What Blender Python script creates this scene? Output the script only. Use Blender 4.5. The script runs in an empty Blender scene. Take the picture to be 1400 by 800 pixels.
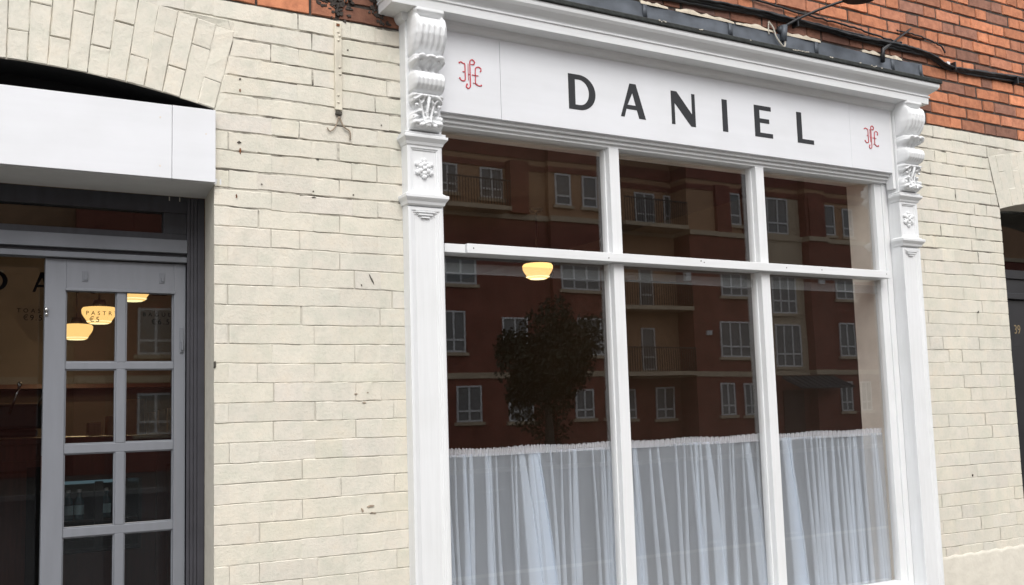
import bpy, bmesh, math, random
import numpy as np
from mathutils import Matrix, Vector, noise as mnoise
R = math.radians
random.seed(7)
S = bpy.context.scene
COL = S.collection

# ------------------------------------------------------------------ camera
cam = bpy.data.objects.new('camera', bpy.data.cameras.new('camera'))
COL.objects.link(cam)
S.camera = cam
def set_camera():
    yaw, pitch, roll = 0.522393502, 0.103917597, -0.0305297295
    cy, sy = math.cos(yaw), math.sin(yaw)
    f = Vector((sy, cy, 0)); r = Vector((cy, -sy, 0)); u = Vector((0, 0, 1))
    f2 = f * math.cos(pitch) + u * math.sin(pitch)
    u2 = u * math.cos(pitch) - f * math.sin(pitch)
    r3 = r * math.cos(roll) + u2 * math.sin(roll)
    u3 = u2 * math.cos(roll) - r * math.sin(roll)
    m = Matrix((r3, u3, -f2)).transposed().to_4x4()
    m.translation = Vector((0, -3.8374, 1.6))
    cam.matrix_world = m
    cam.data.sensor_fit = 'HORIZONTAL'
    cam.data.sensor_width = 36
    cam.data.lens = 35.207
    cam.data.shift_y = 0.01679
    cam.data.clip_start = 0.05
    cam.data.clip_end = 400
set_camera()

# ------------------------------------------------------------------ light
SUN_EL, SUN_AZ = 48.0, 196.0          # azimuth of the sun, clockwise from +y
world = bpy.data.worlds.new('World'); S.world = world
world.use_nodes = True
nt = world.node_tree
bg = nt.nodes['Background']
sky = nt.nodes.new('ShaderNodeTexSky')
sky.sky_type = 'NISHITA'; sky.sun_disc = False
sky.sun_elevation = R(SUN_EL); sky.sun_rotation = R(SUN_AZ)
sky.air_density = 1.0; sky.dust_density = 4.0; sky.ozone_density = 1.0
hs = nt.nodes.new('ShaderNodeHueSaturation')          # cloud cover: greyer than a clear sky
hs.inputs['Saturation'].default_value = 0.30
nt.links.new(sky.outputs[0], hs.inputs['Color'])
veil = nt.nodes.new('ShaderNodeMix'); veil.data_type = 'RGBA'      # even cloud layer
veil.inputs[0].default_value = 0.55; veil.inputs[7].default_value = (5.6, 5.75, 5.95, 1)
nt.links.new(hs.outputs[0], veil.inputs[6]); nt.links.new(veil.outputs[2], bg.inputs['Color'])
bg.inputs['Strength'].default_value = 0.15
sl = bpy.data.lights.new('sun', 'SUN'); so = bpy.data.objects.new('sun', sl); COL.objects.link(so)
sl.energy = 0.6; sl.angle = R(40); sl.color = (1, 0.97, 0.93)
d = Vector((math.sin(R(SUN_AZ)) * math.cos(R(SUN_EL)), math.cos(R(SUN_AZ)) * math.cos(R(SUN_EL)), math.sin(R(SUN_EL))))
so.rotation_euler = (-d).to_track_quat('-Z', 'Y').to_euler()
S.view_settings.view_transform = 'Standard'
S.view_settings.look = 'None'
S.view_settings.gamma = 1
S.view_settings.use_curve_mapping = False
S.view_settings.exposure = 1.02
S.render.engine = 'CYCLES'
S.cycles.transparent_max_bounces = 40
S.cycles.max_bounces = 10
S.cycles.use_denoising = True

# ------------------------------------------------------------------ materials
MATS = {}
def newmat(name):
    m = bpy.data.materials.new(name); m.use_nodes = True
    MATS[name] = m
    return m, m.node_tree, m.node_tree.nodes['Principled BSDF']
def N(t, kind, **kw):
    n = t.nodes.new(kind)
    for k, v in kw.items(): setattr(n, k, v)
    return n
def ramp(t, fac, stops):
    r = N(t, 'ShaderNodeValToRGB')
    el = r.color_ramp.elements
    while len(el) < len(stops): el.new(0.5)
    for e, (p, c) in zip(el, stops):
        e.position = p; e.color = (*c, 1) if len(c) == 3 else c
    t.links.new(fac, r.inputs[0])
    return r.outputs[0]
def noise_tex(t, scale, detail=4, rough=.55, sc=(1, 1, 1), vec=None):
    if vec is None:
        tc = N(t, 'ShaderNodeTexCoord'); vec = tc.outputs['Object']
    mp = N(t, 'ShaderNodeMapping'); mp.inputs['Scale'].default_value = sc
    t.links.new(vec, mp.inputs[0])
    n = N(t, 'ShaderNodeTexNoise')
    n.inputs['Scale'].default_value = scale; n.inputs['Detail'].default_value = detail
    n.inputs['Roughness'].default_value = rough
    t.links.new(mp.outputs[0], n.inputs['Vector'])
    return n.outputs['Fac']
def mix(t, fac, a, b, mode='MIX'):
    m = N(t, 'ShaderNodeMix', data_type='RGBA', blend_type=mode)
    for sock, v in ((m.inputs[0], fac), (m.inputs[6], a), (m.inputs[7], b)):
        if hasattr(v, 'links'): t.links.new(v, sock)
        elif isinstance(v, (int, float)): sock.default_value = v
        else: sock.default_value = (*v, 1)
    return m.outputs[2]
def bump(t, b, h, strength=.3, dist=.002):
    n = N(t, 'ShaderNodeBump'); n.inputs['Strength'].default_value = strength
    n.inputs['Distance'].default_value = dist
    t.links.new(h, n.inputs['Height']); t.links.new(n.outputs[0], b.inputs['Normal'])
def simple(name, col, rough=.5, metal=0, var=.12, scale=8, bmp=.15, bscale=60, sc=(1, 1, 1), bd=.001):
    m, t, b = newmat(name)
    n = noise_tex(t, scale, sc=sc)
    lo = tuple(c * (1 - var) for c in col); hi = tuple(min(1, c * (1 + var)) for c in col)
    t.links.new(ramp(t, n, [(.3, lo), (.7, hi)]), b.inputs['Base Color'])
    b.inputs['Roughness'].default_value = rough; b.inputs['Metallic'].default_value = metal
    if bmp: bump(t, b, noise_tex(t, bscale, sc=sc), bmp, bd)
    return m

def painted_brick():
    m, t, b = newmat('painted_brick')
    n1 = noise_tex(t, 2.2, 5); n2 = noise_tex(t, 14, 4); n3 = noise_tex(t, 90, 3)
    c = ramp(t, n1, [(.35, (.61, .58, .50)), (.55, (.655, .615, .525)), (.7, (.675, .625, .525))])
    c2 = ramp(t, n2, [(.3, (.90, .93, .92)), (.55, (1, 1, 1)), (.75, (1.02, .995, .965))])
    c = mix(t, 1.0, c, ramp(t, noise_tex(t, 60, 4, .65), [(.3, (.93, .935, .93)), (.5, (1, 1, 1)), (.7, (1.025, 1.02, 1.01))]), 'MULTIPLY')
    c = mix(t, 1.0, c, c2, 'MULTIPLY')
    at = N(t, 'ShaderNodeAttribute', attribute_name='tint')
    c = mix(t, 1.0, c, at.outputs['Color'], 'MULTIPLY')
    spots = ramp(t, noise_tex(t, 55, 2, .5), [(.70, (0, 0, 0)), (.76, (1, 1, 1))])
    gate = ramp(t, noise_tex(t, 5, 2), [(.5, (0, 0, 0)), (.65, (.5, .5, .5))])
    f = mix(t, 1.0, spots, gate, 'MULTIPLY')
    c = mix(t, f, c, (.33, .31, .26))
    t.links.new(c, b.inputs['Base Color'])
    b.inputs['Roughness'].default_value = .62
    h = mix(t, .35, n3, noise_tex(t, 260, 2)); h = mix(t, .45, h, noise_tex(t, 24, 3, .6))
    bump(t, b, h, .9, .0042)
    return m
def painted_mortar():
    # paint bridges most joints; open, dirty seams stay dark
    m, t, b = newmat('painted_mortar')
    at = N(t, 'ShaderNodeAttribute', attribute_name='tint')
    n = noise_tex(t, 7, 4, .6, (1, 1, 2.2))
    sep = N(t, 'ShaderNodeSeparateColor'); t.links.new(at.outputs['Color'], sep.inputs[0])
    add = N(t, 'ShaderNodeMath', operation='ADD'); t.links.new(n, add.inputs[0]); t.links.new(sep.outputs[0], add.inputs[1])
    f = ramp(t, add.outputs[0], [(.86, (0, 0, 0)), (1.02, (1, 1, 1))])
    c = mix(t, f, (.58, .55, .47), (.12, .105, .085))
    t.links.new(c, b.inputs['Base Color']); b.inputs['Roughness'].default_value = .8
    bump(t, b, noise_tex(t, 120, 3), .5, .002)
    return m
def bare_brick():
    m, t, b = newmat('bare_brick')
    at = N(t, 'ShaderNodeAttribute', attribute_name='tint')
    n = noise_tex(t, 22, 5, .65); n2 = noise_tex(t, 120, 3)
    c = mix(t, 1.0, at.outputs['Color'], ramp(t, n, [(.28, (.66, .62, .62)), (.45, (.88, .86, .86)), (.58, (1.05, 1.05, 1.05)), (.75, (1.15, 1.25, 1.3))]), 'MULTIPLY')
    t.links.new(c, b.inputs['Base Color']); b.inputs['Roughness'].default_value = .85
    bump(t, b, mix(t, .5, n, n2), .6, .003)
    return m
painted_brick(); painted_mortar(); bare_brick()
simple('bare_mortar', (.05, .041, .035), .95, var=.5, scale=14, bmp=.6, bscale=90, bd=.003)
def white_paint(name, col=(.725, .735, .742), sc=(30, 30, 1.5), var=.018, bmp=.14, rough=.42):
    m, t, b = newmat(name)
    n = noise_tex(t, 2.0, 5, .6, sc); n2 = noise_tex(t, 4, 4)
    lo = tuple(c * (1 - var * 2) for c in col); hi = tuple(min(.9, c * (1 + var)) for c in col)
    c = ramp(t, n, [(.3, lo), (.6, hi)])
    c = mix(t, 1.0, c, ramp(t, n2, [(.3, (.955, .955, .945)), (.6, (1, 1, 1))]), 'MULTIPLY')
    t.links.new(c, b.inputs['Base Color']); b.inputs['Roughness'].default_value = rough
    bump(t, b, n, bmp, .0012)
    return m
white_paint('white_paint_upright'); white_paint('white_paint_level', sc=(1.2, 20, 40))
white_paint('white_paint_plaster', sc=(9, 9, 9), bmp=.3)
white_paint('sign_white', (.70, .71, .735), (.7, 1, 7), .016, .08, .4)
white_paint('reveal_plaster', (.70, .64, .56), (3, 3, 3), .05, .3, .7)
simple('black_letter', (.014, .015, .018), .6, bmp=0)
simple('vinyl_black', (.004, .004, .005), .9, bmp=0)
MATS['vinyl_black'].node_tree.nodes['Principled BSDF'].inputs['Specular IOR Level'].default_value = .05
simple('red_letter', (.50, .045, .06), .5, bmp=0)
simple('lead', (.075, .085, .10), .55, .25, .35, 9, .5, 30)
simple('lead_edge', (.018, .021, .019), .8, 0, .5, 40, .6, 80, bd=.004)
simple('old_mortar', (.50, .44, .35), .9, var=.25, scale=20, bmp=.8, bscale=60, bd=.006)
simple('grey_door_paint', (.180, .19, .212), .45, var=.05, scale=5, sc=(6, 6, 1), bmp=.12)
simple('grey_rail_paint', (.15, .16, .18), .5, var=.12, scale=7, bmp=.15)
simple('dark_frame_paint', (.030, .032, .040), .45, var=.2, scale=6, sc=(6, 6, 1))
simple('shutter_guide', (.055, .055, .066), .4, .2, .15, 8)
simple('black_paint', (.012, .012, .014), .35, var=.3, scale=5, bmp=.1)
simple('shade_black', (.006, .006, .007), .9, bmp=0)  # near-black that paints in the shade of voids and recesses
simple('cable_black', (.010, .010, .012), .5, bmp=.1)
simple('wire_white', (.45, .42, .36), .6, bmp=.1)
simple('rust', (.16, .06, .022), .85, var=.4, scale=60, bmp=.4)
simple('dirt', (.07, .062, .05), .9, var=.4, scale=80, bmp=.2)
simple('bare_chip', (.30, .24, .18), .9, var=.3, scale=60, bmp=.3)
simple('strap_paint', (.62, .575, .47), .6, var=.2, scale=20, sc=(1, 1, .3), bmp=.4, bscale=80)
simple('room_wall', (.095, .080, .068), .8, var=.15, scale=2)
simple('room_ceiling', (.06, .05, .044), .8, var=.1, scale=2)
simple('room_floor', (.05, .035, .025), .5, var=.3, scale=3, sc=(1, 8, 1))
simple('mahogany', (.055, .014, .010), .4, var=.35, scale=4, sc=(12, 12, 1), bmp=.1)
simple('cardboard', (.42, .27, .15), .8, var=.2, scale=12)
simple('paper_bag', (.50, .34, .20), .8, var=.2, scale=15, bmp=.4, bscale=20)
simple('chrome', (.6, .6, .6), .15, 1, .05, bmp=0)
simple('machine_black', (.02, .02, .022), .3, var=.2)
simple('brass_number', (.35, .27, .15), .4, .6, .1)
simple('asphalt', (.05, .05, .052), .9, var=.25, scale=3, bmp=.6, bscale=200, bd=.004)
simple('granite_kerb', (.28, .27, .26), .8, var=.2, scale=30)
simple('plaster_rough', (.60, .565, .485), .8, var=.06, scale=12, bmp=.5, bscale=22, bd=.008)
simple('bark', (.09, .07, .055), .9, var=.4, scale=14, sc=(1, 1, .2), bmp=.8, bd=.02)
simple('slate_roof', (.06, .065, .075), .7, var=.3, scale=5)
simple('render_tan', (.42, .25, .15), .85, var=.08, scale=2)
simple('render_cream', (.50, .41, .30), .85, var=.08, scale=2)
simple('upvc', (.66, .67, .68), .4, var=.03)
simple('balcony_iron', (.02, .02, .022), .5, bmp=0)
simple('blind_grey', (.22, .23, .25), .7, var=.25, scale=1.5, sc=(1, 1, 6))
def brick_tex(name, c1, c2, mortar, sx=1.0):
    m, t, b = newmat(name)
    tc = N(t, 'ShaderNodeTexCoord'); mp = N(t, 'ShaderNodeMapping')
    mp.inputs['Rotation'].default_value = (R(90), 0, 0)
    t.links.new(tc.outputs['Object'], mp.inputs[0])
    bt = N(t, 'ShaderNodeTexBrick'); bt.inputs['Scale'].default_value = 1.0
    bt.inputs['Brick Width'].default_value = .225; bt.inputs['Row Height'].default_value = .0755
    bt.inputs['Mortar Size'].default_value = .006
    bt.inputs['Color1'].default_value = (*c1, 1); bt.inputs['Color2'].default_value = (*c2, 1); bt.inputs['Mortar'].default_value = (*mortar, 1)
    t.links.new(mp.outputs[0], bt.inputs['Vector'])
    c = mix(t, 1.0, bt.outputs['Color'], ramp(t, noise_tex(t, 1.3, 5), [(.3, (.75, .72, .7)), (.65, (1.08, 1.05, 1.03))]), 'MULTIPLY')
    t.links.new(c, b.inputs['Base Color']); b.inputs['Roughness'].default_value = .9
    return m
brick_tex('apartment_brick', (.27, .080, .058), (.22, .062, .046), (.22, .13, .10))
brick_tex('apartment_brick_tan', (.40, .24, .145), (.35, .21, .125), (.27, .2, .14))
brick_tex('terrace_brick', (.40, .125, .058), (.34, .10, .05), (.06, .05, .04))
def paving():
    m, t, b = newmat('paving')
    tc = N(t, 'ShaderNodeTexCoord')
    bt = N(t, 'ShaderNodeTexBrick'); bt.inputs['Scale'].default_value = 1
    bt.inputs['Brick Width'].default_value = .6; bt.inputs['Row Height'].default_value = .45; bt.inputs['Mortar Size'].default_value = .006
    bt.inputs['Color1'].default_value = (.095, .088, .075, 1); bt.inputs['Color2'].default_value = (.115, .107, .092, 1); bt.inputs['Mortar'].default_value = (.05, .046, .04, 1)
    t.links.new(tc.outputs['Object'], bt.inputs['Vector'])
    t.links.new(bt.outputs['Color'], b.inputs['Base Color']); b.inputs['Roughness'].default_value = .85
    bump(t, b, noise_tex(t, 90), .4, .003)
paving()
def glass(name, tint=(1, 1, 1), f0=.068, wob=.04):
    # clear float glass: Schlick reflection on each face, the rest passes straight through
    m = bpy.data.materials.new(name); m.use_nodes = True; MATS[name] = m
    t = m.node_tree; t.nodes.clear()
    out = N(t, 'ShaderNodeOutputMaterial')
    lw = N(t, 'ShaderNodeLayerWeight'); lw.inputs['Blend'].default_value = .5
    p = N(t, 'ShaderNodeMath', operation='POWER'); p.inputs[1].default_value = 5
    t.links.new(lw.outputs['Facing'], p.inputs[0])
    ma = N(t, 'ShaderNodeMath', operation='MULTIPLY_ADD'); ma.inputs[1].default_value = 1 - f0; ma.inputs[2].default_value = f0
    t.links.new(p.outputs[0], ma.inputs[0])
    tr = N(t, 'ShaderNodeBsdfTransparent'); tr.inputs[0].default_value = (*tint, 1)
    gl = N(t, 'ShaderNodeBsdfGlossy'); gl.inputs['Roughness'].default_value = 0.0
    gl.inputs['Color'].default_value = (1, 1, 1, 1)
    if wob:
        bp = N(t, 'ShaderNodeBump'); bp.inputs['Strength'].default_value = wob; bp.inputs['Distance'].default_value = .01
        t.links.new(noise_tex(t, 1.6, 1, .4), bp.inputs['Height'])
        t.links.new(bp.outputs[0], gl.inputs['Normal'])
    mx = N(t, 'ShaderNodeMixShader')
    t.links.new(ma.outputs[0], mx.inputs[0]); t.links.new(tr.outputs[0], mx.inputs[1]); t.links.new(gl.outputs[0], mx.inputs[2])
    t.links.new(mx.outputs[0], out.inputs[0])
    return m
glass('window_glass'); glass('door_glass', (.88, .90, .90), .03); glass('dark_glass', (.25, .27, .28))
def far_glass():
    m, t, b = newmat('far_glass')
    b.inputs['Base Color'].default_value = (.16, .17, .175, 1); b.inputs['Roughness'].default_value = .05
    b.inputs['IOR'].default_value = 1.5
far_glass()
def sheer(name, alpha, col):
    m = bpy.data.materials.new(name); m.use_nodes = True; MATS[name] = m
    t = m.node_tree; t.nodes.clear()
    out = N(t, 'ShaderNodeOutputMaterial')
    df = N(t, 'ShaderNodeBsdfDiffuse'); tl = N(t, 'ShaderNodeBsdfTranslucent'); tr = N(t, 'ShaderNodeBsdfTransparent')
    df.inputs[0].default_value = (*col, 1); tl.inputs[0].default_value = (*col, 1)
    a = N(t, 'ShaderNodeMixShader'); a.inputs[0].default_value = .3
    t.links.new(df.outputs[0], a.inputs[1]); t.links.new(tl.outputs[0], a.inputs[2])
    b = N(t, 'ShaderNodeMixShader')
    n = noise_tex(t, 3, 3, .5, (1, 1, .5))
    rp = ramp(t, n, [(.3, (alpha * .88,) * 3), (.7, (alpha * 1.12,) * 3)])
    # weave lines a little denser now and then
    w = ramp(t, noise_tex(t, 26, 2, .5, (.15, .15, 1)), [(.66, (0, 0, 0)), (.75, (.03, .03, .03))])
    sm = N(t, 'ShaderNodeMath', operation='ADD'); t.links.new(rp, sm.inputs[0]); t.links.new(w, sm.inputs[1])
    t.links.new(sm.outputs[0], b.inputs[0])
    t.links.new(tr.outputs[0], b.inputs[1]); t.links.new(a.outputs[0], b.inputs[2])
    t.links.new(b.outputs[0], out.inputs[0])
sheer('sheer_curtain', .37, (.82, .895, .985)); sheer('sheer_heading', .62, (.80, .83, .88))
sheer('painted_reflection', .16, (.62, .68, .70))  # pale veil colour that paints a reflected band on the glass
def emit(name, col, s):
    m = bpy.data.materials.new(name); m.use_nodes = True; MATS[name] = m
    t = m.node_tree; t.nodes.clear()
    out = N(t, 'ShaderNodeOutputMaterial'); e = N(t, 'ShaderNodeEmission')
    e.inputs[0].default_value = (*col, 1); e.inputs[1].default_value = s
    t.links.new(e.outputs[0], out.inputs[0])
emit('lamp_glow', (1.0, .56, .19), 1.0); emit('fridge_glow', (.55, .85, 1.0), .08)
emit('lamp_glow_under', (1.0, .80, .42), 1.1)
def leafmat():
    m, t, b = newmat('leaf')
    oi = noise_tex(t, 2.5, 3)
    t.links.new(ramp(t, oi, [(.3, (.010, .015, .007)), (.7, (.024, .034, .013))]), b.inputs['Base Color'])
    b.inputs['Roughness'].default_value = .7
leafmat()

# ------------------------------------------------------------------ builders
ROOTLOC = {}
class MB:
    def __init__(s): s.v = []; s.f = []
    def add(s, v, f):
        o = len(s.v); s.v += [tuple(map(float, p)) for p in v]; s.f += [tuple(i + o for i in q) for q in f]
        return s
    def box(s, x0, x1, y0, y1, z0, z1):
        v = [(x, y, z) for x in (x0, x1) for y in (y0, y1) for z in (z0, z1)]
        return s.add(v, [(0, 1, 3, 2), (4, 6, 7, 5), (0, 4, 5, 1), (2, 3, 7, 6), (0, 2, 6, 4), (1, 5, 7, 3)])
    def prism_x(s, prof, x0, x1):           # profile of (y, z) swept along x
        n = len(prof)
        v = [(x0, y, z) for y, z in prof] + [(x1, y, z) for y, z in prof]
        f = [(i, (i + 1) % n, n + (i + 1) % n, n + i) for i in range(n)] + [tuple(range(n)), tuple(range(2 * n - 1, n - 1, -1))]
        return s.add(v, f)
    def prism_y(s, pts, y0, y1):            # outline of (x, z) given thickness
        n = len(pts)
        v = [(x, y0, z) for x, z in pts] + [(x, y1, z) for x, z in pts]
        f = [(i, (i + 1) % n, n + (i + 1) % n, n + i) for i in range(n)] + [tuple(range(n)), tuple(range(2 * n - 1, n - 1, -1))]
        return s.add(v, f)
    def tube(s, pts, r, n=8):
        pts = [Vector(p) for p in pts]; rs = r if isinstance(r, (list, tuple)) else [r] * len(pts)
        v = []; f = []
        for i, p in enumerate(pts):
            t = (pts[min(i + 1, len(pts) - 1)] - pts[max(i - 1, 0)]).normalized()
            a = t.orthogonal().normalized() if i == 0 else (a - t * a.dot(t)).normalized()
            b = t.cross(a)
            for k in range(n):
                w = 2 * math.pi * k / n
                v.append(p + (a * math.cos(w) + b * math.sin(w)) * rs[i])
        for i in range(len(pts) - 1):
            for k in range(n):
                f.append((i * n + k, i * n + (k + 1) % n, (i + 1) * n + (k + 1) % n, (i + 1) * n + k))
        f.append(tuple(range(n))); f.append(tuple(range(len(v) - 1, len(v) - n - 1, -1)))
        return s.add(v, f)
    def lathe(s, c, prof, n=28):            # profile of (radius, z) about a vertical axis at c
        v = []; f = []
        for r_, z in prof:
            for k in range(n):
                w = 2 * math.pi * k / n
                v.append((c[0] + r_ * math.cos(w), c[1] + r_ * math.sin(w), c[2] + z))
        for i in range(len(prof) - 1):
            for k in range(n):
                f.append((i * n + k, i * n + (k + 1) % n, (i + 1) * n + (k + 1) % n, (i + 1) * n + k))
        return s.add(v, f)
    def blob(s, c, r, nu=10, nv=7, jit=0):
        v = []; f = []
        for j in range(nv + 1):
            ph = math.pi * j / nv
            for i in range(nu):
                th = 2 * math.pi * i / nu
                k = 1 + random.uniform(-jit, jit)
                v.append((c[0] + r[0] * math.sin(ph) * math.cos(th) * k, c[1] + r[1] * math.sin(ph) * math.sin(th) * k, c[2] + r[2] * math.cos(ph) * k))
        for j in range(nv):
            for i in range(nu):
                f.append((j * nu + i, j * nu + (i + 1) % nu, (j + 1) * nu + (i + 1) % nu, (j + 1) * nu + i))
        return s.add(v, f)
    def build(s, name, mat, parent=None, smooth=False, bevel=0, seg=2, label=None, fix=True):
        loc = root_loc(parent)
        me = bpy.data.meshes.new(name)
        me.from_pydata([(x - loc[0], y - loc[1], z - loc[2]) for x, y, z in s.v], [], s.f)
        if fix:
            b = bmesh.new(); b.from_mesh(me)
            bmesh.ops.remove_doubles(b, verts=b.verts, dist=1e-6)
            bmesh.ops.recalc_face_normals(b, faces=b.faces)
            b.to_mesh(me); b.free()
        me.materials.append(MATS[mat])
        if smooth: me.polygons.foreach_set('use_smooth', [True] * len(me.polygons))
        o = bpy.data.objects.new(name, me); COL.objects.link(o)
        if parent: o.parent = parent
        if label: o['label'] = label
        if bevel:
            m = o.modifiers.new('bevel', 'BEVEL'); m.width = bevel; m.segments = seg; m.limit_method = 'ANGLE'; m.angle_limit = R(40)
            m.harden_normals = False
        return o
def root_loc(o):
    x = Vector((0, 0, 0))
    while o is not None:
        x = x + o.location; o = o.parent
    return x
def thing(name, label, cat, loc=(0, 0, 0), group=None):
    o = bpy.data.objects.new(name, None); COL.objects.link(o)
    o.location = loc; o.empty_display_size = .1
    o['label'] = label; o['category'] = cat
    if group: o['group'] = group
    return o
def tag(o, label, cat, group=None):
    o['label'] = label; o['category'] = cat
    if group: o['group'] = group
    return o
def structure(o):
    o['kind'] = 'structure'; return o
def catmull(pts, n=8):
    P = [Vector(p) for p in pts]; out = []
    for i in range(len(P) - 1):
        p0 = P[max(i - 1, 0)]; p1 = P[i]; p2 = P[i + 1]; p3 = P[min(i + 2, len(P) - 1)]
        for k in range(n):
            t = k / n
            out.append(.5 * ((2 * p1) + (p2 - p0) * t + (2 * p0 - 5 * p1 + 4 * p2 - p3) * t * t + (3 * p1 - p0 - 3 * p2 + p3) * t ** 3))
    out.append(P[-1]); return out
def curve_fill(polys, y_front, thick):
    """closed outlines of (x, z), even-odd filled, as raised flat lettering"""
    cu = bpy.data.curves.new('outline', 'CURVE'); cu.dimensions = '2D'; cu.fill_mode = 'BOTH'; cu.extrude = thick / 2
    for pl in polys:
        sp = cu.splines.new('POLY'); sp.points.add(len(pl) - 1); sp.use_cyclic_u = True
        for p, (x, z) in zip(sp.points, pl): p.co = (x, z, 0, 1)
    o = bpy.data.objects.new('outline', cu); me = o.to_mesh()
    v = [(q.co.x, y_front + thick / 2 - q.co.z, q.co.y) for q in me.vertices]; f = [tuple(p.vertices) for p in me.polygons]
    o.to_mesh_clear(); bpy.data.objects.remove(o); bpy.data.curves.remove(cu)
    return v, f
def text_fill(s, x, z, y, size, spacing, thick=.0008, sx=1.0):
    cu = bpy.data.curves.new('text', 'FONT'); cu.body = s; cu.size = size; cu.space_character = spacing; cu.extrude = thick / 2
    o = bpy.data.objects.new('text', cu); me = o.to_mesh()
    v = [(x + q.co.x * sx, y - q.co.z, z + q.co.y) for q in me.vertices]; f = [tuple(p.vertices) for p in me.polygons]
    o.to_mesh_clear(); bpy.data.objects.remove(o); bpy.data.curves.remove(cu)
    return v, f

# ------------------------------------------------------------------ ground and street
structure(MB().box(-90, 130, -120, 60, -1.2, -.13).build('ground', 'asphalt'))
structure(MB().box(-60, 100, -22.5, -5.2, -.128, -.124).build('road', 'asphalt'))
structure(MB().box(-60, 100, -5.0, .3, -.6, 0).build('pavement', 'paving'))
structure(MB().box(-60, 100, -5.2, -5.001, -.6, .004).build('kerb', 'granite_kerb', bevel=.015))
structure(MB().box(-60, 100, -31.9, -22.7, -.6, 0).build('far_pavement', 'paving'))
structure(MB().box(-60, 100, -22.699, -22.5, -.6, .004).build('far_kerb', 'granite_kerb', bevel=.015))

# ------------------------------------------------------------------ the terrace wall, brick by brick
COURSE = .0755; Z0 = 2.504 - 40 * COURSE            # a bed joint lies at 2.504
SPLIT = 3.2575                                      # painted below, bare above
WX0, WX1, WZ1 = -1.7, 8.1, 4.45
HALF, RISE, RING = .756, .09, .336
RI = (HALF ** 2 + RISE ** 2) / (2 * RISE); RO = RI + RING
TH = math.asin(HALF / RI)
ARCH = [(.15, 2.81), (6.524, 2.79)]                 # centre x, springing height
rng = np.random.default_rng(3)
def push_out(x, z, R_, margin=0.0):
    """move points that fall inside an arch or its opening to the nearest edge"""
    for cx, sp in ARCH:
        cz = sp + RISE - RI
        dx = x - cx; dz = z - cz
        reach = np.maximum(HALF, dz * math.tan(TH))
        inside = (dx * dx + dz * dz < R_ * R_) & (np.abs(dx) < reach - 1e-5) & (z > sp - .09)
        if inside.any():
            zr = cz + np.sqrt(np.maximum(R_ * R_ - dx * dx, 0)); up = zr - z
            xs = np.sign(dx) * reach; side = np.abs(xs - dx)
            use_up = up < side
            z = np.where(inside & use_up, zr, z); x = np.where(inside & ~use_up, cx + xs, x)
    return x, z
def openings(z):
    """x intervals with no bricks at height z"""
    iv = []
    for cx, sp in ARCH:
        if z < sp: iv.append((cx - HALF, cx + HALF))
    if z < 3.40: iv.append((1.70, 4.89))
    return iv
BW, BH = 7, 4
def wander(X, Z):
    return Z + .0012 * np.sin(X * 5.3 + Z * 9.1) + .0007 * np.sin(X * 13.7 - Z * 21 + 1.3) + .0006 * np.sin(X * 37 + Z * 147)
def brick_patch(x0, x1, z0, z1, rough, gap_y, filled=False):
    """front of one brick: worn rounded edges, never quite straight"""
    us = np.concatenate([[0], [.028], np.linspace(.2, .8, BW - 4), [.972], [1]])
    w = x1 - x0; h = z1 - z0
    e = .0026 if filled else .0035
    X = x0 + us * w; X[1] = x0 + e; X[-2] = x1 - e
    Zs = np.array([z0, z0 + e, z1 - e, z1])
    XX, ZZ = np.meshgrid(X, Zs, indexing='ij')
    YY = np.zeros_like(XX)
    YY[0, :] = YY[-1, :] = gap_y; YY[:, 0] = YY[:, -1] = gap_y
    if filled and filled > 1: XX[0] -= .0008; XX[-1] += .0008
    if filled: YY[0, 1:-1] = rng.uniform(0, gap_y * .15); YY[-1, 1:-1] = rng.uniform(0, gap_y * .15)      # paint bridges the upright joints
    j = rng.normal(0, rough, XX.shape); k = rng.normal(0, rough, XX.shape)
    XX = XX + j * .7; ZZ = ZZ + k
    q_ = .4 if filled and filled > 1 else 1.0; dy = q_ * rng.normal(0, .0012); tilt = q_ * rng.normal(0, .0008)
    inner = np.ones_like(YY); inner[0, :] = inner[-1, :] = 0; inner[:, 0] = inner[:, -1] = 0
    YY = YY + inner * (dy + tilt * (ZZ - z0) / h + rng.normal(0, .0005, YY.shape))
    return XX, YY, ZZ
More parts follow.
